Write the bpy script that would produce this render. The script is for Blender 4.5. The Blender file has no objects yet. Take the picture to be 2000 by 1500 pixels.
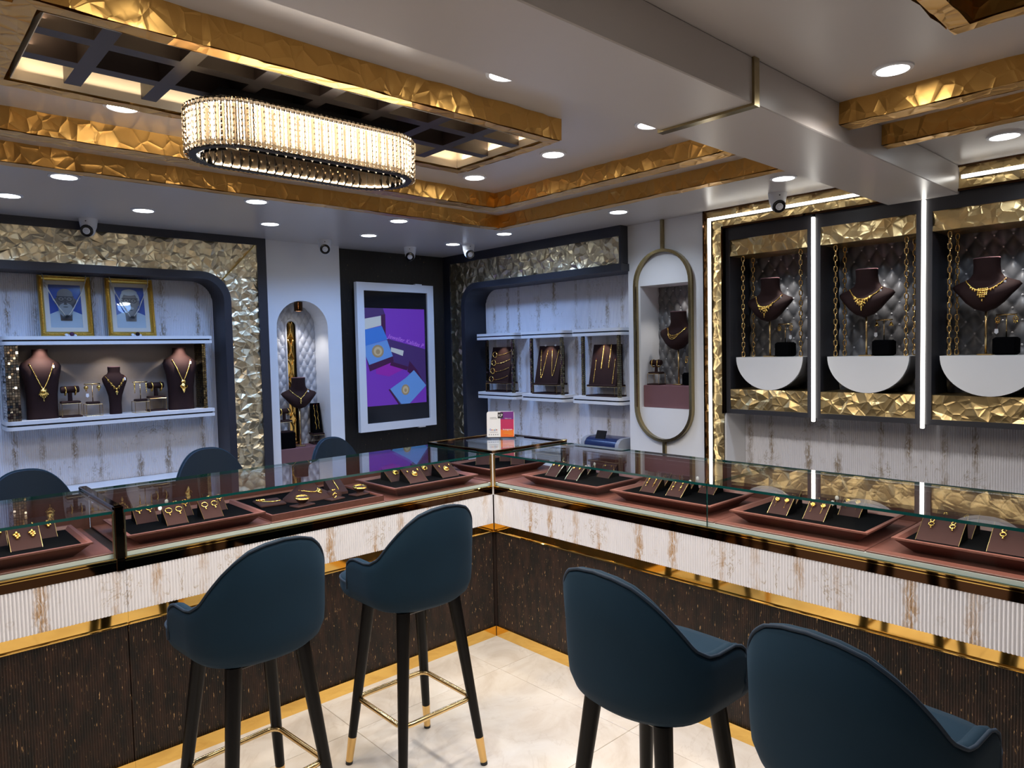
import bpy, bmesh, math, random
from math import sin, cos, pi, radians, sqrt
from mathutils import Vector, Matrix
from mathutils.geometry import delaunay_2d_cdt

S = bpy.context.scene
COL = S.collection
# ---------------------------------------------------------------- camera
YAW, PITCH, ROLL = radians(42.57766), radians(-2.80095), radians(-1.23693)
_f = Vector((sin(YAW)*cos(PITCH), cos(YAW)*cos(PITCH), sin(PITCH)))
_r = Vector((cos(YAW), -sin(YAW), 0)); _u = _r.cross(_f)
_r2 = _r*cos(ROLL)+_u*sin(ROLL); _u2 = _r2.cross(_f)
cd = bpy.data.cameras.new('camera'); cd.sensor_width = 36; cd.lens = 24.685; cd.clip_start = .05
cam = bpy.data.objects.new('camera', cd); COL.objects.link(cam)
cam.matrix_world = Matrix((( _r2.x, _u2.x, -_f.x, -2.531), (_r2.y, _u2.y, -_f.y, -2.927), (_r2.z, _u2.z, -_f.z, 1.6), (0, 0, 0, 1)))
S.camera = cam
# ---------------------------------------------------------------- world, exposure, lights
W = bpy.data.worlds.new('world'); S.world = W; W.use_nodes = True
W.node_tree.nodes['Background'].inputs[0].default_value = (.6, .65, .75, 1)
W.node_tree.nodes['Background'].inputs[1].default_value = 0.05
S.view_settings.view_transform = 'Standard'; S.view_settings.look = 'None'
S.view_settings.exposure = 0.35; S.view_settings.gamma = 1.0; S.view_settings.use_curve_mapping = False
S.cycles.caustics_reflective = False; S.cycles.caustics_refractive = False
S.cycles.sample_clamp_indirect = 4.0; S.cycles.blur_glossy = .5
S.cycles.max_bounces = 8; S.cycles.transparent_max_bounces = 16
COOL, MILD, NEUT, WARM = (.28, .50, 1.0), (.72, .83, 1.0), (1.0, .95, .90), (1.0, .78, .52)
CE = 2.45                                   # ceiling height
SOFFIT = [(-2.75, .9), (-2.75, 1.5), (-1.81, .9), (-1.95, 1.5), (-1.31, 1.51), (-.9, .9), (-.56, 1.5), (.05, .93), (.19, 1.53), (.95, 1.52), (.95, .91), (.985, -.12), (.975, -1.2), (1.02, -2.14), (1.0, -3.1)]
INNER = [(-.28, -.774), (-.29, -.25), (-1.04, -1.30), (-.283, -1.29), (-1.85, -.27), (-2.0, -1.3), (-.13, -2.1), (-1.3, -2.3), (-2.5, -2.3), (-2.7, -.3)]
E_SOFFIT, E_INNER = 12.5, 25
def lamp(kind, name, loc, energy, col, size=.1, rot=(0, 0, 0), spot=None, blend=.5, spread=None, sy=None):
    l = bpy.data.lights.new(name, kind); l.energy = energy; l.color = col
    if kind == 'AREA':
        l.size = size
        if sy: l.shape = 'RECTANGLE'; l.size_y = sy
        else: l.shape = 'DISK'
        if spread: l.spread = spread
    else: l.shadow_soft_size = size
    if kind == 'SPOT': l.spot_size = spot; l.spot_blend = blend
    o = bpy.data.objects.new(name, l); COL.objects.link(o); o.location = loc; o.rotation_euler = rot
    return o
for x, y in SOFFIT: lamp('SPOT', 'downlight_lamp', (x, y, CE-.03), E_SOFFIT if y > 0 else E_SOFFIT*.72, COOL if y > 0 else MILD, .05, spot=radians(150), blend=.6)
for x, y in INNER: lamp('SPOT', 'downlight_lamp', (x, y, CE-.03), E_INNER, NEUT, .05, spot=radians(150), blend=.6)
# ---------------------------------------------------------------- materials
def nodes(name):
    m = bpy.data.materials.new(name); m.use_nodes = True
    nt = m.node_tree; return m, nt, nt.nodes['Principled BSDF']
def N(nt, t, **k):
    n = nt.nodes.new(t)
    for a, v in k.items(): setattr(n, a, v)
    return n
def math_(nt, op, a, b=None, c=None, clamp=False):
    n = N(nt, 'ShaderNodeMath', operation=op, use_clamp=clamp)
    for i, v in enumerate((a, b, c)):
        if v is None: continue
        if isinstance(v, (int, float)): n.inputs[i].default_value = v
        else: nt.links.new(v, n.inputs[i])
    return n.outputs[0]
def mixc(nt, fac, a, b):
    n = N(nt, 'ShaderNodeMix', data_type='RGBA')
    for i, v in ((0, fac), (6, a), (7, b)):
        if isinstance(v, (int, float)): n.inputs[i].default_value = v
        elif isinstance(v, tuple): n.inputs[i].default_value = (*v, 1)[:4]
        else: nt.links.new(v, n.inputs[i])
    return n.outputs[2]
def noise(nt, vec, scale, detail=3, rough=.55, dist=0):
    n = N(nt, 'ShaderNodeTexNoise'); n.inputs['Scale'].default_value = scale; n.inputs['Detail'].default_value = detail
    n.inputs['Roughness'].default_value = rough; n.inputs['Distortion'].default_value = dist
    if vec is not None: nt.links.new(vec, n.inputs['Vector'])
    return n.outputs[0]
def bump(nt, bsdf, h, strength=.3, dist=.002):
    b = N(nt, 'ShaderNodeBump'); b.inputs['Strength'].default_value = strength; b.inputs['Distance'].default_value = dist
    nt.links.new(h, b.inputs['Height']); nt.links.new(b.outputs[0], bsdf.inputs['Normal'])
def ramp(nt, v, stops):
    r = N(nt, 'ShaderNodeValToRGB'); e = r.color_ramp.elements
    while len(e) < len(stops): e.new(.5)
    for k, (p, c) in enumerate(stops): e[k].position = p; e[k].color = (*c, 1)
    nt.links.new(v, r.inputs[0]); return r.outputs[0]
def coord(nt, kind='Object', scale=None):
    t = N(nt, 'ShaderNodeTexCoord').outputs[kind]
    if scale is None: return t
    m = N(nt, 'ShaderNodeMapping'); m.inputs['Scale'].default_value = scale; nt.links.new(t, m.inputs[0]); return m.outputs[0]
def mat(name, col, rough=.5, metal=0, var=0, vs=8, bs=0, bsc=200, coat=0, sheen=0, spec=.5):
    m, nt, b = nodes(name)
    b.inputs['Base Color'].default_value = (*col, 1); b.inputs['Roughness'].default_value = rough; b.inputs['Metallic'].default_value = metal
    b.inputs['Coat Weight'].default_value = coat; b.inputs['Specular IOR Level'].default_value = spec
    if sheen: b.inputs['Sheen Weight'].default_value = sheen; b.inputs['Sheen Roughness'].default_value = .35; b.inputs['Sheen Tint'].default_value = (*[min(1, c*6+.1) for c in col], 1)
    v = coord(nt)
    n = noise(nt, v, vs, 3)
    lo = tuple(c*(1-var) for c in col); hi = tuple(min(1, c*(1+var)) for c in col)
    nt.links.new(mixc(nt, n, lo, hi), b.inputs['Base Color'])
    if bs: bump(nt, b, noise(nt, v, bsc, 2), bs)
    return m
def emit(name, col, s):
    m, nt, b = nodes(name)
    b.inputs['Base Color'].default_value = (*[c*.5 for c in col], 1); b.inputs['Emission Color'].default_value = (*col, 1); b.inputs['Emission Strength'].default_value = s
    return m
def marble(name, axis, vein=(.42, .24, .085), lo=(.36, .27, .17)):
    """white marble with vertical golden-brown veins, book-matched along its run"""
    m, nt, b = nodes(name)
    t = N(nt, 'ShaderNodeTexCoord').outputs['Object']; sx = N(nt, 'ShaderNodeSeparateXYZ'); nt.links.new(t, sx.inputs[0])
    u0, z = sx.outputs[axis], sx.outputs[2]
    u = math_(nt, 'PINGPONG', math_(nt, 'ADD', u0, 20.13), .56)
    zz = math_(nt, 'PINGPONG', math_(nt, 'ADD', z, .07), .43)
    def vec(su, sz, off=0):
        c = N(nt, 'ShaderNodeCombineXYZ'); nt.links.new(math_(nt, 'MULTIPLY', u, su), c.inputs[0]); nt.links.new(math_(nt, 'MULTIPLY', zz, sz), c.inputs[1]); c.inputs[2].default_value = off
        return c.outputs[0]
    wob = math_(nt, 'MULTIPLY', math_(nt, 'SUBTRACT', noise(nt, vec(3, 6), 2, 2), .5), .05)
    uw = math_(nt, 'ADD', u, wob)
    tot = None
    for c0, w in ((.09, .026), (.33, .018), (.47, .022)):
        d = math_(nt, 'ABSOLUTE', math_(nt, 'SUBTRACT', uw, c0))
        k = math_(nt, 'SUBTRACT', 1, math_(nt, 'DIVIDE', d, w), clamp=True)
        tot = k if tot is None else math_(nt, 'MAXIMUM', tot, k)
    n1 = noise(nt, vec(70, 16, 3), 1, 4, .6, .8)
    ridge = math_(nt, 'SUBTRACT', 1, math_(nt, 'MULTIPLY', math_(nt, 'ABSOLUTE', math_(nt, 'SUBTRACT', n1, .5)), 9), clamp=True)
    cu = N(nt, 'ShaderNodeCombineXYZ'); nt.links.new(math_(nt, 'MULTIPLY', u0, 1.0), cu.inputs[0]); nt.links.new(math_(nt, 'MULTIPLY', zz, 1.5), cu.inputs[1])
    amt = math_(nt, 'MULTIPLY', math_(nt, 'SUBTRACT', noise(nt, cu.outputs[0], 2.2, 2), .36), 4, clamp=True)
    band = math_(nt, 'MULTIPLY', math_(nt, 'MULTIPLY', math_(nt, 'MULTIPLY', ridge, math_(nt, 'POWER', tot, .5)), 1.1), amt, clamp=True)
    n2 = noise(nt, vec(9, 4, 7), 1, 5, .6, 1.2)
    thin = math_(nt, 'SUBTRACT', 1, math_(nt, 'MULTIPLY', math_(nt, 'ABSOLUTE', math_(nt, 'SUBTRACT', n2, .52)), 70), clamp=True)
    gate = math_(nt, 'MULTIPLY', math_(nt, 'SUBTRACT', noise(nt, vec(6, 5, 1), 1, 2), .45), 5, clamp=True)
    thin = math_(nt, 'MULTIPLY', math_(nt, 'MULTIPLY', thin, gate), .75)
    base = mixc(nt, noise(nt, vec(5, 3, 2), 1, 3), (.80, .79, .82), (.68, .68, .73))
    c1 = mixc(nt, thin, base, lo)
    c2 = mixc(nt, band, c1, vein)
    nt.links.new(c2, b.inputs['Base Color']); b.inputs['Roughness'].default_value = .22
    return m
def speckle(name, dark, mid, scale):
    """dark ribbed laminate flecked with copper glints"""
    m, nt, b = nodes(name); v = coord(nt, scale=(60, 60, 14))
    n = noise(nt, coord(nt, scale=(26, 26, 9)), 1, 4, .65)
    sp = noise(nt, v, 2.2, 3, .6)
    g = math_(nt, 'MULTIPLY', math_(nt, 'SUBTRACT', sp, scale), 14, clamp=True)
    c = mixc(nt, math_(nt, 'MULTIPLY', math_(nt, 'SUBTRACT', n, .38), 3, clamp=True), dark, mid)
    nt.links.new(mixc(nt, g, c, (.85, .55, .28)), b.inputs['Base Color'])
    nt.links.new(g, b.inputs['Metallic']); b.inputs['Roughness'].default_value = .42
    return m
def glassy(name, tint, ior=1.45, mul=1.0):
    m = bpy.data.materials.new(name); m.use_nodes = True; nt = m.node_tree
    nt.nodes.clear(); out = N(nt, 'ShaderNodeOutputMaterial'); mx = N(nt, 'ShaderNodeMixShader'); tr = N(nt, 'ShaderNodeBsdfTransparent'); gl = N(nt, 'ShaderNodeBsdfGlossy'); fr = N(nt, 'ShaderNodeFresnel')
    tr.inputs[0].default_value = (*tint, 1); gl.inputs['Roughness'].default_value = 0.0; gl.inputs[0].default_value = (1, 1, 1, 1); fr.inputs[0].default_value = ior
    geo = N(nt, 'ShaderNodeNewGeometry')
    # thin pane: same Fresnel from both sides
    ior_n = math_(nt, 'ADD', math_(nt, 'MULTIPLY', geo.outputs['Backfacing'], 1/ior-ior), ior)
    nt.links.new(ior_n, fr.inputs[0])
    nt.links.new(math_(nt, 'MULTIPLY', fr.outputs[0], mul, clamp=True), mx.inputs[0]); nt.links.new(tr.outputs[0], mx.inputs[1]); nt.links.new(gl.outputs[0], mx.inputs[2]); nt.links.new(mx.outputs[0], out.inputs[0])
    return m
def wood(name, c0, c1):
    m, nt, b = nodes(name)
    n = noise(nt, coord(nt, scale=(30, 3, 30)), 2, 4, .6, .5)
    nt.links.new(mixc(nt, n, c0, c1), b.inputs['Base Color']); b.inputs['Roughness'].default_value = .45
    return m
def stone(name):
    m, nt, b = nodes(name); v = coord(nt)
    n = noise(nt, v, 3.2, 6, .62, .8); n2 = noise(nt, v, 14, 4, .6, 1.5); n3 = noise(nt, v, 1.3, 5, .6, 2.0)
    c = ramp(nt, n, [(.3, (.66, .56, .46)), (.5, (.80, .72, .63)), (.7, (.86, .80, .73))])
    vein = math_(nt, 'SUBTRACT', 1, math_(nt, 'MULTIPLY', math_(nt, 'ABSOLUTE', math_(nt, 'SUBTRACT', n3, .5)), 90), clamp=True)
    c = mixc(nt, math_(nt, 'MULTIPLY', vein, .16), c, (.45, .33, .23))
    c = mixc(nt, math_(nt, 'MULTIPLY', math_(nt, 'SUBTRACT', n2, .64), 1.6, clamp=True), c, (.55, .43, .33))
    nt.links.new(c, b.inputs['Base Color']); b.inputs['Roughness'].default_value = .2
    return m
def foil(name, col, rough, sc=17):
    m, nt, b = nodes(name); v = coord(nt)
    b.inputs['Metallic'].default_value = 1
    n = noise(nt, v, 5, 3); nt.links.new(mixc(nt, n, tuple(c*.85 for c in col), col), b.inputs['Base Color']); b.inputs['Roughness'].default_value = rough
    vo = N(nt, 'ShaderNodeTexVoronoi', feature='DISTANCE_TO_EDGE'); vo.inputs['Scale'].default_value = sc; nt.links.new(v, vo.inputs['Vector'])
    e = math_(nt, 'POWER', math_(nt, 'SUBTRACT', 1, math_(nt, 'MULTIPLY', vo.outputs[0], 2.2), clamp=True), 4)
    bump(nt, b, e, .32, .006)
    return m
M = dict(
    paint=mat('white_paint', (.78, .78, .79), .35, var=.02), cream=mat('cream_paint', (.62, .56, .46), .5), ceil=mat('ceiling_paint', (.50, .465, .445), .3, var=.03, vs=2),
    trim=mat('charcoal_laminate', (.022, .023, .032), .42, var=.1), cab=mat('graphite_laminate', (.028, .028, .034), .38, var=.1),
    black=mat('black', (.008, .008, .01), .5), gloss=mat('gloss_black', (.01, .01, .012), .12),
    goldw=foil('champagne_foil', (.80, .69, .46), .34), goldk=foil('deep_gold_foil', (.80, .60, .29), .34), goldc=foil('amber_foil', (.80, .46, .13), .36),
    mirror=mat('gold_mirror', (.95, .62, .18), .05, 1), copper=mat('dark_copper_mirror', (.075, .037, .018), .06, 1), brass=mat('brass', (.78, .56, .26), .22, 1, var=.05),
    chainm=mat('chain_gold', (.70, .48, .20), .18, 1, var=.1), antique=mat('antique_brass', (.34, .27, .14), .2, 1, var=.2, vs=40), mx=marble('veined_marble_x', 0), my=marble('veined_marble_y', 1), mwx=marble('wall_marble_x', 0, (.24, .17, .09), (.30, .25, .18)), mwy=marble('wall_marble_y', 1, (.24, .17, .09), (.30, .25, .18)),
    rib=speckle('brown_ribbed_laminate', (.005, .003, .0022), (.040, .017, .010), .65), ribk=speckle('black_ribbed_laminate', (.003, .003, .0035), (.007, .0065, .007), .70),
    velvet=mat('teal_velvet', (.0034, .021, .041), .8, var=.12, vs=6, spec=.25, sheen=.09, bs=.05, bsc=500), velvetd=mat('navy_velvet', (.003, .015, .034), .8, var=.1, sheen=.4),
    leg=mat('black_lacquer', (.0045, .004, .004), .34, spec=.2), ferr=mat('brushed_brass_tip', (.80, .52, .20), .3, 1),
    walnut=wood('rosewood', (.085, .027, .021), (.165, .060, .045)), walnutd=wood('dark_rosewood', (.05, .014, .011), (.09, .03, .022)),
    felt=mat('black_felt', (.002, .002, .0025), .95, bs=.1, spec=.03), suede=mat('brown_suede', (.032, .0125, .0115), .8, var=.15, vs=30, sheen=.06, spec=.2), suedel=mat('plum_suede', (.16, .07, .075), .7, var=.1, sheen=.2),
    dsuede=mat('dark_brown_suede', (.022, .0085, .0075), .8, var=.15, vs=30, sheen=.04, spec=.2),
    gold=mat('jewellery_gold', (1.0, .66, .18), .16, 1, var=.05), silver=mat('silver', (.85, .83, .80), .2, 1), white=mat('white_tag', (.8, .8, .82), .5), red=mat('red_thread', (.35, .02, .03), .7),
    glass=glassy('clear_glass', (.96, .985, .975)), fglass=glassy('front_glass', (.96, .985, .975), 1.25, .3), edge=mat('green_glass_edge', (.004, .048, .045), .06, coat=.5), tuft=mat('grey_leather', (.13, .13, .137), .36, var=.05), tuftl=mat('light_grey_leather', (.42, .42, .44), .42, var=.05),
    button=mat('crystal_button', (.85, .85, .88), .08, .6), taupe=mat('taupe_fabric', (.30, .25, .215), .8, var=.06, vs=60, bs=.1, bsc=300), mosaic=mat('mosaic_mirror', (.75, .72, .66), .08, 1),
    whitepl=mat('white_plastic', (.72, .73, .76), .35), lens=mat('camera_lens', (.004, .004, .006), .06, coat=1), blue=mat('blue_plastic', (.006, .016, .075), .25), grey=mat('grey_plastic', (.28, .29, .32), .35),
    floor=stone('cream_marble_tile'), grout=mat('grout', (.42, .34, .27), .7), strip=mat('pale_metal_edge', (.62, .63, .61), .4, 0), dusk=mat('wenge_veneer', (.030, .020, .017), .42, var=.1), wall=mat('back_wall_paint', (.30, .28, .27), .6),
    led=emit('led_strip', (1, .96, .88), 4.0), down=emit('downlight_diffuser', (.92, .97, 1), 14), downw=emit('inner_downlight_diffuser', (1, .97, .92), 14), glow=emit('chandelier_led', (1, .94, .85), 7), amber=mat('pale_reflector', (.80, .70, .58), .4),
    mat_=mat('cream_mount', (.62, .58, .50), .7), ptgold=mat('gilded_frame', (.72, .47, .10), .3, .9, var=.3, vs=120))
def crystal():
    m = bpy.data.materials.new('crystal_glass'); m.use_nodes = True; nt = m.node_tree; nt.nodes.clear()
    out = N(nt, 'ShaderNodeOutputMaterial'); a = N(nt, 'ShaderNodeMixShader'); tr = N(nt, 'ShaderNodeBsdfRefraction'); gl = N(nt, 'ShaderNodeBsdfGlossy'); fr = N(nt, 'ShaderNodeFresnel')
    tr.inputs['Color'].default_value = (1, .89, .74, 1); tr.inputs['Roughness'].default_value = .04; tr.inputs['IOR'].default_value = 1.5; gl.inputs['Roughness'].default_value = .03; fr.inputs[0].default_value = 1.9
    nt.links.new(fr.outputs[0], a.inputs[0]); nt.links.new(tr.outputs[0], a.inputs[1]); nt.links.new(gl.outputs[0], a.inputs[2]); nt.links.new(a.outputs[0], out.inputs[0])
    return m
M['crystal'] = crystal()
# ---------------------------------------------------------------- mesh helpers
class MB:
    def __init__(s): s.v = []; s.f = []; s.mi = []; s.cur = 0
    def add(s, vs, fs):
        n = len(s.v); s.v += [tuple(p) for p in vs]; s.f += [tuple(i+n for i in f) for f in fs]; s.mi += [s.cur]*len(fs); return s
    def box(s, x0, x1, y0, y1, z0, z1):
        x0, x1 = sorted((x0, x1)); y0, y1 = sorted((y0, y1)); z0, z1 = sorted((z0, z1))
        return s.add([(x0, y0, z0), (x1, y0, z0), (x1, y1, z0), (x0, y1, z0), (x0, y0, z1), (x1, y0, z1), (x1, y1, z1), (x0, y1, z1)], [(3, 2, 1, 0), (4, 5, 6, 7), (0, 1, 5, 4), (1, 2, 6, 5), (2, 3, 7, 6), (3, 0, 4, 7)])
    def bbox(s, x0, x1, y0, y1, z0, z1, b=.004):
        """box with chamfered edges"""
        x0, x1 = sorted((x0, x1)); y0, y1 = sorted((y0, y1)); z0, z1 = sorted((z0, z1))
        b = min(b, (x1-x0)*.45, (y1-y0)*.45, (z1-z0)*.45)
        def ring(z, i): return [(x0+i+b, y0+i, z), (x1-i-b, y0+i, z), (x1-i, y0+i+b, z), (x1-i, y1-i-b, z), (x1-i-b, y1-i, z), (x0+i+b, y1-i, z), (x0+i, y1-i-b, z), (x0+i, y0+i+b, z)]
        return s.loft([ring(z0, b), ring(z0+b, 0), ring(z1-b, 0), ring(z1, b)])
    def loft(s, rings, closed=True, caps=True):
        n = len(rings[0]); V = [p for r in rings for p in r]; F = []
        for i in range(len(rings)-1):
            for j in range(n if closed else n-1):
                k = (j+1) % n; F.append((i*n+j, i*n+k, (i+1)*n+k, (i+1)*n+j))
        if caps and closed: F.append(tuple(range(n))[::-1]); F.append(tuple((len(rings)-1)*n+j for j in range(n)))
        return s.add(V, F)
    def cone(s, a, b, ra, rb, n=16, caps=True):
        a, b = Vector(a), Vector(b); d = (b-a).normalized(); t = Vector((1, 0, 0)) if abs(d.x) < .9 else Vector((0, 1, 0)); p = d.cross(t).normalized(); q = d.cross(p)
        return s.loft([[a+(p*cos(2*pi*k/n)+q*sin(2*pi*k/n))*ra for k in range(n)], [b+(p*cos(2*pi*k/n)+q*sin(2*pi*k/n))*rb for k in range(n)]], caps=caps)
    def tube(s, pts, r, n=8, closed=False):
        pts = [Vector(p) for p in pts]; L = len(pts); R = []; p0 = None
        for i in range(L):
            d = (pts[(i+1) % L]-pts[i-1]) if closed or 0 < i < L-1 else (pts[1]-pts[0] if i == 0 else pts[-1]-pts[-2])
            d.normalize()
            if p0 is None: t = Vector((0, 0, 1)) if abs(d.z) < .9 else Vector((1, 0, 0)); p = d.cross(t).normalized()
            else: p = (p0-d*p0.dot(d)).normalized()
            q = d.cross(p); p0 = p
            rr = r[i] if isinstance(r, (list, tuple)) else r
            R.append([pts[i]+(p*cos(2*pi*k/n)+q*sin(2*pi*k/n))*rr for k in range(n)])
        if closed: R.append(R[0]); return s.loft(R, caps=False)
        return s.loft(R)
    def ball(s, c, r, n=8, m=6, sx=1, sy=1, sz=1):
        V = []; F = []
        for i in range(1, m):
            for k in range(n): V.append((c[0]+sx*r*sin(pi*i/m)*cos(2*pi*k/n), c[1]+sy*r*sin(pi*i/m)*sin(2*pi*k/n), c[2]+sz*r*cos(pi*i/m)))
        V += [(c[0], c[1], c[2]+sz*r), (c[0], c[1], c[2]-sz*r)]; t = len(V)-2
        for k in range(n):
            j = (k+1) % n; F.append((t, k, j)); F.append((t+1, (m-2)*n+j, (m-2)*n+k))
            for i in range(m-2): F.append((i*n+k, (i+1)*n+k, (i+1)*n+j, i*n+j))
        return s.add(V, F)
    def lathe(s, prof, c=(0, 0, 0), n=20): return s.loft([[(c[0]+r*cos(2*pi*k/n), c[1]+r*sin(2*pi*k/n), c[2]+z) for k in range(n)] for r, z in prof])
    def prism(s, poly, fn, d0, d1):
        """poly = list of (u,v); fn(u,v,d) -> point; solid between depths d0 and d1"""
        return s.loft([[fn(u, v, d0) for u, v in poly], [fn(u, v, d1) for u, v in poly]])
    def band(s, outer, inner, fn, d0, d1, closed=False):
        """solid strip between two matching polylines, extruded from d0 to d1"""
        R = [[fn(*o, d0), fn(*o, d1), fn(*i, d1), fn(*i, d0)] for o, i in zip(outer, inner)]
        if closed: R.append(R[0])
        return s.loft(R, caps=not closed)
    def xf(s, mtx): s.v = [tuple(mtx @ Vector(p)) for p in s.v]; return s
def obj(name, mb, m, parent=None, smooth=False, org=None, kind=None):
    me = bpy.data.meshes.new(name)
    v = mb.v if org is None else [(p[0]-org[0], p[1]-org[1], p[2]-org[2]) for p in mb.v]
    me.from_pydata(v, [], mb.f)
    for k in (m if isinstance(m, (list, tuple)) else [m]): me.materials.append(M[k])
    if isinstance(m, (list, tuple)): me.polygons.foreach_set('material_index', mb.mi)
    bm = bmesh.new(); bm.from_mesh(me); bmesh.ops.recalc_face_normals(bm, faces=bm.faces); bm.to_mesh(me); bm.free()
    if smooth:
        me.polygons.foreach_set('use_smooth', [True]*len(me.polygons))
        if smooth != 1: me.set_sharp_from_angle(angle=radians(smooth))
    o = bpy.data.objects.new(name, me); COL.objects.link(o)
    if parent: o.parent = parent
    if kind: o['kind'] = kind
    return o
def tag(o, label, cat, group=None):
    o['label'] = label; o['category'] = cat
    if group: o['group'] = group
    return o
def thing(name, label, cat, loc=(0, 0, 0), rz=0, group=None):
    o = bpy.data.objects.new(name, None); o.empty_display_size = .05; COL.objects.link(o); o.location = loc; o.rotation_euler = (0, 0, rz)
    return tag(o, label, cat, group)
def struct(name, mb, m, smooth=False): return obj(name, mb, m, None, smooth, kind='structure')
def dup(root, loc, rz, label, group=None):
    r = root.copy(); COL.objects.link(r); r.location = loc; r.rotation_euler = (0, 0, rz); r['label'] = label
    if group: r['group'] = group
    for ch in root.children:
        c = ch.copy(); COL.objects.link(c); c.parent = r
        for g in ch.children: d = g.copy(); COL.objects.link(d); d.parent = c
    return r
def inst(o, parent, loc=None, rot=None):
    c = o.copy(); COL.objects.link(c); c.parent = parent
    if loc is not None: c.location = loc
    if rot is not None: c.rotation_euler = rot
    return c
def relief(mb, u0, u1, v0, v1, fn, cell=.05, amp=.012, seed=1, keep=None, extra=()):
    """crumpled metal sheet: random points triangulated into sharp facets. fn(u,v,h) -> point"""
    rnd = random.Random(seed); nu = max(1, round((u1-u0)/cell)); nv = max(1, round((v1-v0)/cell)); P = []
    for i in range(nu+1):
        for j in range(nv+1):
            eu, ev = i in (0, nu), j in (0, nv)
            P.append(Vector((u0+(u1-u0)*(i+(0 if eu else rnd.uniform(-.42, .42)))/nu, v0+(v1-v0)*(j+(0 if ev else rnd.uniform(-.42, .42)))/nv)))
    if keep: P = [p for p in P if keep(p.x, p.y)]
    P += [Vector(e) for e in extra]
    V, _, F, *_ = delaunay_2d_cdt(P, [], [], 0, 1e-5)
    if keep: F = [f for f in F if keep(sum(V[i].x for i in f)/3, sum(V[i].y for i in f)/3)]
    mb.add([fn(p.x, p.y, rnd.choice((0, .25, .5, .8, 1))*amp) for p in V], F)
    return mb
def flutes(mb, length, pitch, depth, fn, v0, v1, seg=5):
    """rounded vertical flutes; fn(u,v,h) -> point"""
    n = round(length/pitch); p = length/n; R = []
    us = [(k/seg+i, abs(sin(pi*k/seg))**.6) for i in range(n) for k in range(seg)]+[(n, 0)]
    return mb.loft([[fn(u*p, v0, h*depth) for u, h in us], [fn(u*p, v1, h*depth) for u, h in us]], closed=False)
def tufting(root, name, m, u0, u1, v0, v1, pu, pv, amp, fn, keep=None, res=9, btn=.0055):
    """button-tufted upholstery; fn(u,v,h) -> point"""
    mb = MB(); nu = max(4, int((u1-u0)/pu*res)); nv = max(4, int((v1-v0)/pv*res*.8)); V = []; F = []
    for j in range(nv+1):
        for i in range(nu+1):
            u = u0+(u1-u0)*i/nu; v = v0+(v1-v0)*j/nv; p, q = (u-u0)/pu, (v-v0)/pv
            h = (abs(sin(pi*(p-q/2)))*abs(sin(pi*(p+q/2))))**.45
            V.append(fn(u, v, amp*h))
            if i < nu and j < nv and (keep is None or keep(u+(u1-u0)/nu/2, v+(v1-v0)/nv/2)): a = j*(nu+1)+i; F.append((a, a+1, a+nu+2, a+nu+1))
    mb.add(V, F); o = obj(name, mb, m, root, True)
    b = MB(); j = 0
    while v0+j*pv <= v1:
        i = 0
        while u0+(i+.5*(j % 2))*pu <= u1:
            u, v = u0+(i+.5*(j % 2))*pu, v0+j*pv
            if u0+.01 < u < u1-.01 and v0+.01 < v < v1-.01 and (keep is None or keep(u, v)): b.ball(fn(u, v, .003), btn, 6, 4)
            i += 1
        j += 1
    obj('crystal_button', b, 'button', o, True, kind='stuff')
    return o
def arc(cx, cy, r, a0, a1, n=10): return [(cx+r*cos(radians(a0+(a1-a0)*k/n)), cy+r*sin(radians(a0+(a1-a0)*k/n))) for k in range(n+1)]
AX = lambda Y: (lambda u, v, h=0: (u, Y-h, v))          # sheet on wall_left: u = x, v = z, h towards the room
BY = lambda X: (lambda u, v, h=0: (X-h, u, v))          # sheet on wall_right: u = y
# ---------------------------------------------------------------- room shell
XL, YF = -4.4, -4.6
fl = struct('floor', MB().box(XL, 1.9, YF, 2.6, -.06, -.006), 'grout')
tile0 = None; T = .815
for i in range(-6, 3):
    for j in range(-6, 4):
        x0, y0 = -.26+i*T, -1.13+j*T
        if x0 > 1.8 or y0 > 2.5 or x0+T < XL or y0+T < YF: continue
        if tile0 is None:
            tile0 = obj('tile', MB().bbox(0, T-.0022, 0, T-.0022, -.03, 0, .0012), 'floor', fl); tile0.location = (x0, y0, 0)
        else: inst(tile0, fl, (x0, y0, 0))
struct('ceiling', MB().box(XL, 1.9, YF, 2.6, CE, CE+.1), 'ceil')
wl = struct('wall_left', MB().box(XL, 1.9, 2.46, 2.6, 0, CE), 'paint')
wr = struct('wall_right', MB().box(1.80, 1.95, YF, 2.6, 0, CE), 'paint')
struct('wall_back', MB().box(XL, 1.9, YF-.1, YF, 0, CE), 'wall')
struct('wall_entrance', MB().box(XL-.1, XL, YF, 2.6, 0, CE), 'wall')
# beam across the ceiling with a brass band
BZ = 2.315
bm_ = struct('beam', MB().bbox(XL, 1.46, -1.86, -1.53, BZ, CE, .003), 'ceil')
g = MB(); g.box(-.56, -.53, -1.868, -1.522, BZ-.008, BZ+.0); g.box(-.56, -.53, -1.868, -1.86, BZ, CE-.001); g.box(-.56, -.53, -1.53, -1.522, BZ, CE-.001)
obj('brass_band', g, 'antique', bm_)
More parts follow.
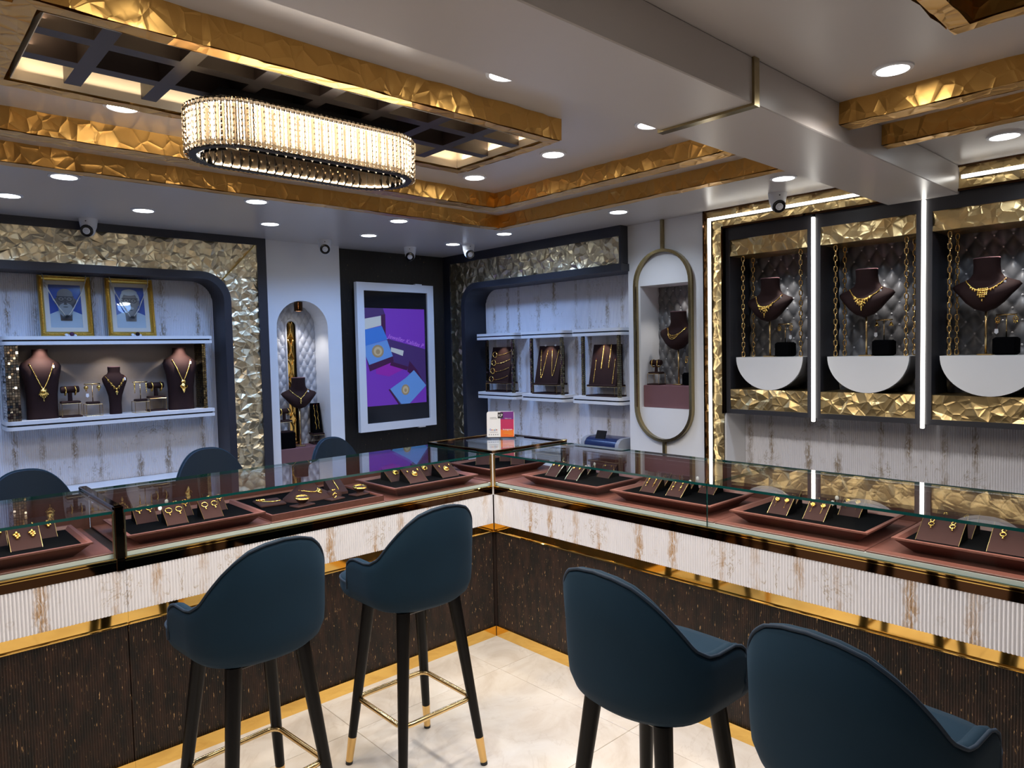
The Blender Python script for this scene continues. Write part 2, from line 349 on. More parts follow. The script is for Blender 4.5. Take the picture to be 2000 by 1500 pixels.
# hammered gold ceiling frames: boxes hanging 8 cm below the ceiling
def ceil_strip(root, axis, a0, a1, p0, p1, seed, name='gold_strip'):
    """strip from a0..a1 along axis; p0..p1 across; hangs from the ceiling"""
    z0, z1 = 2.372, CE; mb = MB()
    A = (lambda a, c, z: (a, c, z)) if axis == 'x' else (lambda a, c, z: (c, a, z))
    for pp, sgn in ((p0, -1), (p1, 1)): relief(mb, a0, a1, z0, z1, lambda u, v, h, pp=pp, sgn=sgn: A(u, pp+sgn*h*(0 if v in (z0, z1) else 1), v), .06, .010, seed+sgn)
    relief(mb, a0, a1, p0, p1, lambda u, v, h: A(u, v, z0-h*.6), .05, .006, seed+5)
    for e in (a0, a1): mb.add([A(e, p0, z0), A(e, p1, z0), A(e, p1, z1), A(e, p0, z1)], [(0, 1, 2, 3)])
    return obj(name, mb, 'goldc', root, kind=None if root else 'structure')
t1 = ceil_strip(None, 'x', XL, .47, .43, .49, 11, 'trim_1'); ceil_strip(t1, 'y', -1.53, .49, .47, .53, 12); ceil_strip(t1, 'y', YF, -1.86, .46, .52, 13)
t2 = ceil_strip(None, 'x', XL, .03, -.03, .05, 21, 'trim_2'); ceil_strip(t2, 'y', -1.53, .05, .03, .11, 22); ceil_strip(t2, 'y', YF, -1.86, .06, .14, 23)
t3 = ceil_strip(None, 'x', -2.26, -.588, -1.105, -1.062, 31, 'trim_3'); ceil_strip(t3, 'x', -2.26, -.588, -.545, -.502, 32)
ceil_strip(t3, 'y', -1.062, -.545, -.631, -.588, 33); ceil_strip(t3, 'y', -1.062, -.545, -2.29, -2.215, 34)
t4 = ceil_strip(None, 'y', -3.0, -2.36, -.51, -.465, 41, 'trim_4'); ceil_strip(t4, 'x', -2.1, -.51, -2.405, -2.36, 42); ceil_strip(t4, 'x', -2.1, -.465, -3.045, -3.0, 43)
obj('recess_panel', MB().box(-2.1, -.51, -3.0, -2.405, 2.43, 2.449), 'dusk', t4)
obj('recess_lining', MB().band([(-2.201, -1.049), (-.644, -1.049), (-.644, -.558), (-2.201, -.558)], [(-2.199, -1.047), (-.646, -1.047), (-.646, -.560), (-2.199, -.560)], lambda u, v, d: (u, v, d), 2.374, CE-.001, closed=True), 'cream', t3)
# dark lattice inside the first frame
lat = thing('ceiling_lattice', 'dark brown wooden lattice above the oval chandelier inside the gold ceiling frame', 'lattice', (-1.42, -.84, 2.38))
for y in (-.752, -.932): obj('slat', MB().box(-2.198, -.655, y-.021, y+.021, 2.378, CE-.012), 'dusk', lat, org=lat.location)
for i in range(8):
    x = -2.06+i*.2
    if x > -.66: break
    for y0, y1 in ((-1.061, -.953), (-.911, -.773), (-.731, -.595)): obj('slat', MB().box(x-.021, x+.021, max(y0, -1.045), y1, 2.378, CE-.012), 'dusk', lat, org=lat.location)
# ---------------------------------------------------------------- wall_left: alcove with arched surround
def surround(root, pts_o, pts_i, fn, d0, d1): return obj('alcove_surround', MB().band(pts_o, pts_i, fn, d0, d1), 'trim', root, 40)
YA, YR = 2.12, 2.32
def rr_path(x0, x1, z1, r): return [(x1, 0)]+arc(x1-r, z1-r, r, 0, 90)+arc(x0+r, z1-r, r, 90, 180)+[(x0, 0)]
po, pi_ = rr_path(-2.9, -.605, 2.185, .2), rr_path(-2.85, -.655, 2.135, .15)
surround(wl, po, pi_, AX(0), -2.085, -YR)
def inside(path_x0, path_x1, z1, r):
    def f(u, v):
        if not (path_x0 < u < path_x1 and v < z1): return False
        for cx in (path_x0+r, path_x1-r):
            if ((u > cx) if cx > (path_x0+path_x1)/2 else (u < cx)) and v > z1-r and (u-cx)**2+(v-z1+r)**2 > r*r: return False
        return True
    return f
ins = inside(-2.88, -.63, 2.16, .175)
mb = MB(); relief(mb, -3.1, -.40, .4, 2.398, lambda u, v, h: (u, YA-.002-h, v), .037, .0125, 5, keep=lambda u, v: not ins(u, v), extra=[(x, z) for x, z in rr_path(-2.88, -.63, 2.16, .175) if z > .4])
obj('gold_relief_panel', mb, 'goldw', wl)
g = MB(); a, b = Vector((-.415, YA-.016, 2.395)), Vector((-.66, YA-.016, 2.13)); g.cone(a, b, .006, .006, 6); obj('corner_rod', g, 'mirror', wl)
mb = MB().box(-3.3, -.333, YA, 2.46, 2.398, CE); mb.box(-.40, -.333, YA-.02, 2.46, 0, 2.398); mb.box(-3.3, -3.1, YA, 2.46, 0, 2.398); mb.box(-.61, -.40, YA+.001, 2.46, 0, 2.398); mb.box(-3.1, -.61, YA+.001, 2.46, 2.19, 2.398); mb.box(-3.1, -2.9, YA+.001, 2.46, 0, 2.2); mb.box(-3.3, -.333, YA-.02, YA, 2.398, CE)
obj('frame_border', mb, 'trim', wl)
mb = MB(); flutes(mb, 2.22, .0115, .007, lambda u, v, h: (-2.87+u, YR-h, v), .79, 2.17); obj('fluted_marble_panel', mb, 'mwx', wl, True)
# black ribbed panel behind the television
mb = MB(); flutes(mb, 1.13, .0085, .004, lambda u, v, h: (.285+u, 2.23-h, v), 0, CE, 4); obj('black_ribbed_panel', mb, 'ribk', wl, True)
obj('panel_backing', MB().box(.285, 1.42, 2.235, 2.46, 0, CE), 'black', wl)
# pillar with the arched niche
px0, px1, nx0, nx1, nzs, ny0, ny1 = -.333, .285, -.255, .165, 1.80, 2.14, 2.37
mb = MB(); ap = arc((nx0+nx1)/2, nzs, (nx1-nx0)/2, 0, 180, 20); top = [(nx1, .70)]+ap+[(nx0, .70)]
mb.box(px0, nx0, ny0, 2.46, 0, CE); mb.box(nx1, px1, ny0, 2.46, 0, CE); mb.box(nx0, nx1, ny0, 2.46, 0, .70)
for (xa, za), (xb, zb) in zip(ap, ap[1:]): mb.add([(xa, ny0, za), (xb, ny0, zb), (xb, ny0, CE), (xa, ny0, CE), (xa, ny1, za), (xb, ny1, zb), (xa, ny1, CE), (xb, ny1, CE)], [(0, 1, 2, 3), (0, 4, 5, 1)])
pa = struct('pillar', mb, 'paint')
am = (nx0+nx1)/2
def in_niche(u, v): return nx0 < u < nx1 and (v < nzs or (u-am)**2+(v-nzs)**2 < .21**2)
def in_slot(u, v): return -.085 < u < .012 and (v < 1.825 or (u+.0365)**2+(v-1.825)**2 < .0485**2)
tufting(pa, 'tufted_back', 'tuftl', nx0, nx1, .88, 2.01, .058, .052, .016, AX(ny1), keep=lambda u, v: in_niche(u, v) and not in_slot(u, v), res=10, btn=.0045)
mb = MB(); mb.box(-.09, .02, 2.39, 2.40, .88, 1.89); gm = obj('gold_mirror_panel', mb, 'mirror', pa)
mb = MB()
for k in range(6):                                       # wavy bent mirror bars inside the slot
    z0 = .93+k*.16; mb.tube([(-.06+.03*sin(t*pi), 2.385, z0+t*.15) for t in [i/8 for i in range(9)]], .007, 6); mb.tube([(-.01-.02*sin(t*pi), 2.385, z0+t*.15) for t in [i/8 for i in range(9)]], .005, 6)
obj('wavy_bar', mb, 'mirror', pa, True, kind='stuff')
mb = MB(); pts = [(-.085, 2.365, .9), (-.085, 2.365, 1.825)]+[(x, 2.365, z) for x, z in arc(-.0365, 1.825, .0485, 180, 0, 10)]+[(.012, 2.365, .9)]; mb.tube(pts, .012, 8); obj('slot_piping', mb, 'tuftl', pa, True)
# ---------------------------------------------------------------- wall_right
XB, XR = 1.40, 1.62
po = [(.17, 2.185)]+arc(1.965-.2, 2.185-.2, .2, 90, 0)+[(1.965, 0)]; pi_ = [(.17, 2.135)]+arc(1.915-.15, 2.135-.15, .15, 90, 0)+[(1.915, 0)]
surround(wr, po, pi_, BY(0), -1.37, -XR)
insb = lambda u, v: u < 1.94 and v < 2.16 and not (u > 1.765 and v > 1.985 and (u-1.765)**2+(v-1.985)**2 > .175**2)
mb = MB(); relief(mb, .18, 2.13, .4, 2.378, lambda u, v, h: (XB-.002-h, u, v), .037, .0125, 6, keep=lambda u, v: not insb(u, v), extra=[(.18, 2.16)]+arc(1.765, 1.985, .175, 90, 0)+[(1.94, .4)])
obj('gold_relief_panel', mb, 'goldw', wr)
mb = MB().box(XB-.02, 1.8, .18, 2.23, 2.378, CE); mb.box(XB-.02, 1.8, 2.13, 2.23, 0, 2.378); mb.box(XB+.001, 1.8, 1.96, 2.13, 0, 2.378); mb.box(XB+.001, 1.8, .18, 1.97, 2.19, 2.378); mb.box(XB-.02, XB, .18, .197, 2.16, 2.378)
obj('frame_border', mb, 'trim', wr)
mb = MB(); flutes(mb, 1.77, .0115, .007, lambda u, v, h: (XR-h, .17+u, v), .79, 2.17); obj('fluted_marble_panel', mb, 'mwy', wr, True)
# second pillar with the gold pill-shaped frame
mb = MB(); X0 = 1.46; mb.box(X0, 1.8, .077, .18, 0, CE); mb.box(X0, 1.8, -.44, -.32, 0, CE); mb.box(X0, 1.8, -.32, .077, 0, 1.178); mb.box(X0, 1.8, -.32, .077, 2.02, CE); mb.box(1.70, 1.8, -.32, .077, 1.178, 2.02)
pb = struct('pillar', mb, 'paint')
tufting(pb, 'tufted_back', 'tuft', -.32, .075, 1.33, 2.02, .062, .06, .018, BY(1.685), res=10, btn=.0045)
mb = MB(); cy = -.119; so = arc(cy, 1.592+.43, .2325, 0, 180, 20)+arc(cy, .95+.2325, .2325, 180, 360, 20); si = arc(cy, 1.592+.43, .2125, 0, 180, 20)+arc(cy, .95+.2325, .2125, 180, 360, 20)
mb.band(so, si, BY(0), -1.425, -1.46, closed=True); obj('pill_frame', mb, 'antique', pb, 40)
mb = MB().bbox(1.437, 1.46, cy-.011, cy+.011, 2.25, CE, .002); mb.bbox(1.437, 1.46, cy-.011, cy+.011, .3, .955, .002); obj('frame_rod', mb, 'antique', pb)
# marble below the cabinets
mb = MB(); flutes(mb, 2.6, .0115, .007, lambda u, v, h: (1.70-h, -.58-u, v), 0, 1.2); obj('fluted_marble_panel', mb, 'mwy', wr, True)
mb = MB().box(1.46, 1.8, -.58, -.57, 0, 1.17); obj('side_return', mb, 'paint', wr)
# gold LED border round the cabinets
mb = MB(); relief(mb, -.572, -.445, 0, CE, lambda u, v, h: (1.455-h, u, v), .042, .010, 8); relief(mb, -1.53, -.572, 2.335, CE, lambda u, v, h: (1.455-h, u, v), .042, .010, 9); relief(mb, -3.2, -1.86, 2.335, CE, lambda u, v, h: (1.455-h, u, v), .042, .010, 10)
t5 = struct('trim_5', mb, 'goldk')
mb = MB().box(1.43, 1.8, -.45, -.44, 0, CE); mb.box(1.43, 1.8, -.58, -.57, 1.17, 2.335); mb.box(1.43, 1.46, -1.53, -.57, 2.325, 2.337); mb.box(1.43, 1.46, -3.2, -1.86, 2.325, 2.337); mb.box(1.43, 1.46, -1.53, -.44, CE-.01, CE-.001); mb.box(1.43, 1.46, -3.2, -1.86, CE-.01, CE-.001); mb.box(1.457, 1.8, -3.2, -.45, 2.337, CE-.001); mb.box(1.457, 1.8, -.57, -.45, 0, 2.34)
obj('copper_edge', mb, 'copper', t5)
mb = MB().box(1.4345, 1.4395, -.4965, -.4765, .1, 2.4015); mb.box(1.4345, 1.4395, -1.53, -.4765, 2.3825, 2.4015); mb.box(1.4345, 1.4395, -3.2, -1.875, 2.3825, 2.4015); obj('led_channel', mb, 'whitepl', t5)
mb = MB().box(1.4255, 1.4344, -.495, -.478, .1, 2.384); mb.box(1.4255, 1.4344, -1.53, -.478, 2.384, 2.40); obj('led_strip', mb, 'led', t5)
mb = MB().box(1.4255, 1.4344, -3.2, -1.875, 2.384, 2.40); obj('led_strip', mb, 'led', t5)
# ---------------------------------------------------------------- ceiling fittings
def downlight(x, y, label, m, r=.052, group=None):
    t = thing('downlight', label, 'downlight', (x, y, CE), 0, group)
    obj('trim_ring', MB().lathe([(r+.014, 0), (r+.013, -.005), (r+.002, -.007), (r, -.003), (r, 0)], n=28), 'whitepl', t, 40)
    obj('diffuser', MB().lathe([(r, -.0015), (r-.006, -.004), (.001, -.0045)], n=28), m, t, 40)
    return t
LS = ['above unseen end of the left wall, outside the row', 'beside the first, outside the row of seven', 'nearest the chandelier end of the aisle row', 'over the portrait alcove at the picture edge', 'in front of the second framed portrait', 'between chandelier and alcove, over the aisle', 'beside the white arched pillar', 'in front of the television, on the aisle side', 'in front of the television, on the wall side', 'between the two cameras of the room corner', 'over the corner counter next to the gold frame', 'in front of the pill-framed pillar', 'next to the camera over the cabinets', 'past the beam, over the third cabinet', 'past the beam, unseen']
for (x, y), l in zip(SOFFIT, LS): downlight(x, y, 'round cool white downlight '+l, 'down')
LI = ['between lattice frame and inner gold frame, right of the chandelier', 'right of the chandelier, nearer the left wall', 'half hidden behind the beam edge', 'partly hidden at the brass end of the beam', 'under the lattice frame left of the chandelier', 'behind the lattice, unseen', 'on the plain ceiling past the beam', 'behind the camera beyond the beam', 'behind the camera by the entrance', 'behind the camera by the left wall']
for (x, y), l in zip(INNER, LI): downlight(x, y, 'round warm white downlight '+l, 'downw', .045)
def cctv(x, y, label, yaw, tilt, dark):
    t = thing('security_camera', label, 'camera', (x, y, CE), yaw)
    obj('mount', MB().lathe([(.001, 0), (.052, 0), (.050, -.012), (.044, -.05), (.036, -.07), (.001, -.072)], n=24), 'whitepl', t, 40)
    d = Matrix.Translation((0, -.012, -.068)) @ Matrix.Rotation(tilt, 4, 'X')
    obj('dome', MB().ball((0, 0, 0), .040, 24, 14).xf(d), 'whitepl', t, True)
    f = MB().lathe([(.001, -.004), (.034, -.004), (.0365, .002), (.033, .007), (.012, .009), (.001, .006)], n=24); f.xf(d @ Matrix.Translation((0, -.026, 0)) @ Matrix.Rotation(pi/2, 4, 'X'))
    fo = obj('face', f, 'gloss' if dark else 'lens', t, 40)
    f = MB().lathe([(.001, .009), (.011, .0095), (.012, .012), (.001, .013)], n=16); f.xf(d @ Matrix.Translation((0, -.026, 0)) @ Matrix.Rotation(pi/2, 4, 'X')); obj('lens', f, 'lens', fo, 40)
    f = MB(); f.box(-.003, .003, -.0515, -.047, -.022, -.016); obj('screw', f, 'black', t)
cctv(-1.49, 1.99, 'white dome camera over the portraits, black face turned to the room', radians(-28), radians(18), 1)
cctv(.045, 1.92, 'white dome camera at the top of the arched pillar', radians(-25), radians(10), 1)
cctv(.78, 1.87, 'white dome camera above the television', radians(-38), radians(25), 0)
cctv(1.085, 1.49, 'white dome camera with round lens near the black corner', radians(-22), radians(28), 0)
cctv(1.31, -1.0, 'white dome camera hanging in front of the lit gold border', radians(-50), radians(25), 1)
# chandelier
ch = thing('chandelier', 'oval crystal chandelier with amber glass rods under the dark lattice', 'chandelier', (-1.44, -.79, 2.19))
def stadium(L, w, n):
    """n points evenly round a stadium of length L and width w, with outward normals"""
    r = w/2; s = L-w; P = 2*s+2*pi*r; out = []
    for k in range(n):
        d = P*k/n
        if d < s: out.append((d-s/2, -r, 0, -1))
        elif d < s+pi*r: a = (d-s)/r-pi/2; out.append((s/2+r*cos(a), r*sin(a), cos(a), sin(a)))
        elif d < 2*s+pi*r: out.append((s/2-(d-s-pi*r), r, 0, 1))
        else: a = (d-2*s-pi*r)/r+pi/2; out.append((-s/2+r*cos(a), r*sin(a), cos(a), sin(a)))
    return out
CL, CW = .75, .29
def ringband(L0, w0, L1, w1, z0, z1, n=72):
    mb = MB(); a, b = stadium(L0, w0, n), stadium(L1, w1, n)
    R = [[(p[0], p[1], z0), (p[0], p[1], z1), (q[0], q[1], z1), (q[0], q[1], z0)] for p, q in zip(a, b)]; R.append(R[0])
    return mb.loft(R, caps=False)
obj('bottom_ring', ringband(CL-.012, CW-.012, CL-.055, CW-.055, .004, .010), 'black', ch)
obj('upper_ring', ringband(CL-.01, CW-.01, CL-.06, CW-.06, .136, .142), 'black', ch)
obj('reflector', ringband(CL-.046, CW-.046, CL-.050, CW-.050, .012, .134), 'amber', ch)
blb = None
for x, y, nx, ny in stadium(CL-.032, CW-.032, 44):
    if blb is None: blb = obj('bulb', MB().lathe([(.001, 0), (.004, .003), (.0055, .05), (.005, .094), (.001, .1)], n=8), 'glow', ch, True); blb.location = (x, y, .026)
    else: inst(blb, ch, (x, y, .026))
obj('glow_fill_line', ringband(CL-.036, CW-.036, CL-.042, CW-.042, .128, .133), 'glow', ch); obj('glow_fill_line', ringband(CL-.046, CW-.046, CL-.056, CW-.056, .012, .016), 'glow', ch)  # unseen glowing lines, added to brighten the crystals from inside
obj('ceiling_plate', MB().box(-.30, .30, -.06, .06, .165, .187), 'black', ch)
mb = MB()
for x, y in ((-.25, -.05), (.25, -.05), (-.25, .05), (.25, .05), (0, 0)): mb.cone((x, y, .14), (x, y, .17), .004, .004, 6)
obj('hanger', mb, 'black', ch)
rod = None
def ridged(h, n, r0, r1, k=6): return MB().lathe([(.0005, 0), (r0*.6, .001)]+[((r1 if i % 2 else r0), .002+(h-.004)*i/n) for i in range(n+1)]+[(r0*.6, h-.001), (.0005, h)], n=k)
for i, (x, y, nx, ny) in enumerate(stadium(CL, CW, 118)):
    a = math.atan2(ny, nx)
    if rod is None: rod = obj('crystal_rod', ridged(.138, 16, .0062, .0078), 'crystal', ch); rod.location = (x, y, .004); rod.rotation_euler.z = a
    else: inst(rod, ch, (x, y, .004), (0, 0, a))
pr = None
for i, (x, y, nx, ny) in enumerate(stadium(CL-.075, CW-.075, 56)):
    a = math.atan2(ny, nx)
    if pr is None:
        q = MB(); w = .0135
        q.add([(0, -w, 0), (0, w, 0), (0, w, .062), (0, -w, .062), (-.009, 0, .031), (.004, 0, .031)], [(0, 1, 4), (1, 2, 4), (2, 3, 4), (3, 0, 4), (1, 0, 5), (2, 1, 5), (3, 2, 5), (0, 3, 5)])
        pr = obj('crystal_pendant', q, 'crystal', ch); pr.location = (x, y, .0); pr.rotation_euler.z = a
    else: inst(pr, ch, (x, y, .0), (0, 0, a))
lamp('AREA', 'chandelier_lamp', (-1.44, -.79, 2.18), 10, WARM, .6, sy=.2)
for s in (-1, 1): lamp('AREA', 'chandelier_side_lamp', (-1.44, -.79+s*.16, 2.26), .7, NEUT, .6, (radians(90)*s, 0, 0), sy=.1)
# hidden strip lights above the lattice
for y in (-.58, -1.04): lamp('AREA', 'cove_lamp', (-1.42, y, 2.40), .7, WARM, 1.5, (pi, 0, 0), sy=.02)
lamp('AREA', 'cove_lamp', (-.66, -.8, 2.40), .5, WARM, .02, (pi, 0, 0), sy=.4); lamp('AREA', 'cove_lamp', (-2.19, -.8, 2.40), .5, WARM, .02, (pi, 0, 0), sy=.4)
# ---------------------------------------------------------------- shapes for jewellery displays
def sell(hw, hd, cy, z, n=24, p=2.3):
    return [(hw*math.copysign(abs(cos(2*pi*k/n))**(2/p), cos(2*pi*k/n)), cy+hd*math.copysign(abs(sin(2*pi*k/n))**(2/p), sin(2*pi*k/n)), z) for k in range(n)]
TORSO = [(.084, .052, 0, 0), (.082, .050, 0, .06), (.083, .050, -.003, .15), (.093, .055, -.008, .24), (.106, .056, -.006, .295), (.110, .050, 0, .322), (.098, .044, .004, .345), (.070, .038, .008, .362), (.048, .034, .008, .378), (.041, .032, .006, .395), (.042, .033, .004, .425)]
SMALL = [(.036, .032, 0, 0), (.035, .030, 0, .07), (.040, .030, -.004, .12), (.055, .036, -.008, .17), (.070, .038, -.006, .21), (.073, .034, -.002, .232), (.060, .030, 0, .25), (.040, .027, .004, .262), (.035, .026, .004, .275), (.037, .027, .002, .305)]
WING = [(.006, .006, -.02, 0), (.045, .035, -.022, .014), (.082, .050, -.022, .045), (.110, .056, -.018, .08), (.136, .052, -.010, .108), (.148, .040, 0, .128), (.136, .034, .006, .142), (.100, .036, .010, .156), (.072, .040, .010, .170), (.060, .042, .008, .19), (.056, .043, .004, .225), (.057, .044, 0, .262)]
def scl(L, k): return [(a*k, b*k, c*k, d*k) for a, b, c, d in L]
def surf(L, x, z):
    for (w0, d0, c0, z0), (w1, d1, c1, z1) in zip(L, L[1:]):
        if z0 <= z <= z1:
            t = (z-z0)/(z1-z0); w, d, c = w0+(w1-w0)*t, d0+(d1-d0)*t, c0+(c1-c0)*t
            return c-d*max(0, 1-min(1, abs(x)/w)**2.3)**(1/2.3)
    return -.03
def bust(name, label, L, loc, rz, stand=None, group=None, m='dsuede'):
    t = thing(name, label, 'bust', loc, rz, group); h = stand or 0
    R = [sell(a, b, c, z+h) for a, b, c, z in L]
    obj('bust', MB().loft(R), m, t, 50)
    a, b, c, z = L[-1]; obj('neck_cap', MB().loft([sell(a*.99, b*.99, c, z+h), sell(a*.97, b*.97, c, z+h+.004)]), 'suedel', t, 40)
    if stand:
        obj('pole', MB().cone((0, .0, .008), (0, -.005, h+.05), .0055, .0055, 10), 'brass', t, True)
        mb = MB(); mb.bbox(-.035, .035, -.028, .028, 0, .008, .003); obj('foot', mb, 'brass', t)
    return t
def bead_path(L, w, zt, zb, n, p=1.3, off=.003, dz=0):
    P = []
    for i in range(n+1):
        t = 2*i/n-1; x = w*t; z = zb+(zt-zb)*abs(t)**p; P.append((x, surf(L, x, z)-off, z+dz))
    return P
def necklace(label, L, loc, rz, w, zt, zb, r=.0028, dz=0, pend=None, n=40, p=1.3, rows=1, group=None, tagc=True):
    t = thing('necklace', label, 'necklace', loc, rz, group)
    mb = MB()
    for k in range(rows):
        P = bead_path(L, w*(1-.06*k), zt, zb-.012*k, n, p, dz=dz)
        mb.tube(P, r*.45, 5)
        for q in P: mb.ball(q, r, 6, 4)
    obj('chain', mb, 'gold', t, True)
    y0 = surf(L, 0, zb)-.006; z0 = zb+dz; q = MB()
    if pend == 'fan':
        q.loft([[(x, y0+d, z0+z) for x, z in ((-.014, .004), (.014, .004), (.024, -.026), (0, -.036), (-.024, -.026))] for d in (0, -.006)])
        for j in range(4):
            for i in range(7-2*j): q.ball(((i-(6-2*j)/2)*.0075, y0-.003, z0-.034-j*.0075+abs(i-(6-2*j)/2)*.0012), .0036, 6, 4)
        q.ball((0, y0-.003, z0-.068), .004, 6, 4)
    elif pend == 'spear':
        q.ball((0, y0-.002, z0-.004), .016, 10, 6, 1, .35, .8)
        q.loft([[(x, y0+d, z0+z) for x, z in ((-.010, -.014), (.010, -.014), (.026, -.034), (.012, -.05), (0, -.082), (-.012, -.05), (-.026, -.034))] for d in (0, -.006)])
        for i in range(9): q.ball((.022*cos(pi*i/8), y0-.008, z0-.034-.016*sin(pi*i/8)), .003, 6, 4)
        q.ball((0, y0-.008, z0-.034), .008, 8, 5, 1, .6, 1)
    elif pend == 'drop':
        q.ball((0, y0, z0-.006), .007, 8, 6); q.ball((0, y0, z0-.022), .0085, 8, 6); q.ball((0, y0, z0-.036), .004, 6, 5, 1, 1, 2)
    elif pend == 'bib':
        rnd = random.Random(label)
        for i in range(34):
            x = rnd.uniform(-1, 1); wz = .030*(1-abs(x)**1.4); z = zb+(zt-zb)*abs(x*.55)**p-rnd.uniform(0, 1)*wz; xx = x*w*.55
            q.ball((xx, surf(L, xx, max(z, .02))-.004, z+dz), .0062, 7, 5, 1, .6, 1)
        for i in range(9):
            x = (i-4)/4; xx = x*w*.5; z = zb+(zt-zb)*abs(x*.5)**p-.030*(1-abs(x)**1.4)-.009; q.ball((xx, surf(L, xx, max(z, .02))-.004, z+dz), .003, 6, 4, 1, 1, 1.8)
        z = zb-.046; q.ball((0, surf(L, 0, z)-.004, z+dz), .007, 7, 5, .8, .6, 1.4); q.ball((0, surf(L, 0, z)-.004, z-.014+dz), .003, 6, 4, 1, 1, 1.8)
    elif pend == 'block':
        for j in range(5):
            for i in range(5):
                if abs(i-2)+j < 6: z = zb+.008-j*.0095; q.ball(((i-2)*.009, surf(L, (i-2)*.009, z)-.004, z+dz), .0055, 6, 4, 1, .7, 1)
        for i in (-5, -4, -3, 3, 4, 5): z = zb+(zt-zb)*abs(i*.011/w)**p-.006; q.ball((i*.011, surf(L, i*.011, z)-.004, z+dz), .0045, 6, 4, 1, .7, 1.6)
        q.ball((0, surf(L, 0, zb-.045)-.004, zb-.047+dz), .0045, 6, 4, 1, 1, 1.6)
    elif pend == 'pearls':
        for i in range(-3, 4): x = i*w*.26; z = zb+(zt-zb)*abs(i*.26)**p; q.ball((x, surf(L, x, z)-.004, z+dz), .0068, 8, 6); q.ball((x, surf(L, x, z)-.004, z-.012+dz), .003, 6, 4)
        q.ball((0, y0, z0-.020), .010, 8, 6); q.ball((0, y0, z0-.034), .0045, 6, 4)
    if pend: obj('pendant', q, 'gold', t, True)
    if tagc:
        x = w*.97; q = MB(); q.loft([[(x+a, surf(L, x, zt)-.012+d, zt+dz-.008+b) for a, b in ((-.005, 0), (.005, 0), (.006, -.016), (0, -.020), (-.006, -.016))] for d in (0, -.001)]); obj('price_tag', q, 'white', t)
        obj('red_thread', MB().tube([(x, surf(L, x, zt)-.004, zt+dz), (x, surf(L, x, zt)-.012, zt+dz-.008)], .0012, 5), 'red', t)
    return t
def wire_box(w, d, h, r=.0016):
    mb = MB(); a, b = w/2, d/2
    for z in (r, h-r): mb.tube([(-a, -b, z), (a, -b, z), (a, b, z), (-a, b, z)], r, 4, True)
    for x in (-a, a):
        for y in (-b, b): mb.cone((x, y, 0), (x, y, h), r, r, 4)
    return mb
def bangle_stand(label, loc, rz, s=1.0, black_base=True, cube=False):
    t = thing('bangle_stand', label, 'jewellery stand', loc, rz)
    if cube: obj('base_block', MB().bbox(-.05*s, .05*s, -.045*s, .045*s, 0, .10*s, .006), 'felt', t)
    else:
        obj('wire_frame', wire_box(.105*s, .085*s, .088*s), 'brass', t)
        mb = MB().bbox(-.058*s, .058*s, -.048*s, .048*s, 0, .010*s, .003); obj('base_plate', mb, 'dsuede', t)
    z = .10*s if cube else .088*s
    obj('top_pad', MB().bbox(-.052*s, .052*s, -.043*s, .043*s, z, z+.013*s, .005), 'dsuede', t)
    obj('post', MB().cone((0, 0, z+.01*s), (0, 0, z+.085*s), .013*s, .012*s, 12), 'dsuede', t, 40)
    obj('roll', MB().loft([[(x*s, r*s*cos(2*pi*k/16), z+.085*s+r*s*sin(2*pi*k/16)) for k in range(16)] for x, r in ((-.050, .004), (-.050, .018), (-.046, .021), (.046, .021), (.050, .018), (.050, .004))]), 'dsuede', t, 40)
    return t, z+.085*s
def bangle(label, loc, rz, x, zc, s=1.0, group=None):
    t = thing('bangle', label, 'bangle', loc, rz, group)
    obj('hoop', MB().tube([(x+.002*sin(3*a), .026*s*sin(a), zc-.005*s+.026*s*cos(a)) for a in [2*pi*k/20 for k in range(20)]], .0042*s, 6, True), 'gold', t, True)
    q = MB()
    for k in range(8): a = pi*.6+k*.2+pi/3; q.ball((x, .029*s*sin(a), zc-.005*s+.029*s*cos(a)), .0045*s, 6, 4)
    obj('beading', q, 'gold', t, True)
    return t
def earring_tee(label, loc, rz, s=1.0, cube=True, w=.045):
    t = thing('earring_tee', label, 'jewellery stand', loc, rz); z = .09*s
    if cube: obj('base_block', MB().bbox(-.052*s, .052*s, -.045*s, .045*s, 0, z, .010), 'felt', t)
    else: obj('wire_frame', wire_box(.09*s, .08*s, .075*s), 'brass', t); obj('base_pad', MB().bbox(-.036*s, .036*s, -.03*s, .03*s, .075*s, z, .004), 'dsuede', t)
    obj('post', MB().cone((0, 0, z), (0, 0, z+.112*s), .0028, .0028, 8), 'brass', t, True)
    obj('cross_bar', MB().cone((-w*s, 0, z+.112*s), (w*s, 0, z+.112*s), .0042, .0042, 8), 'brass', t, True)
    return t, z+.108*s
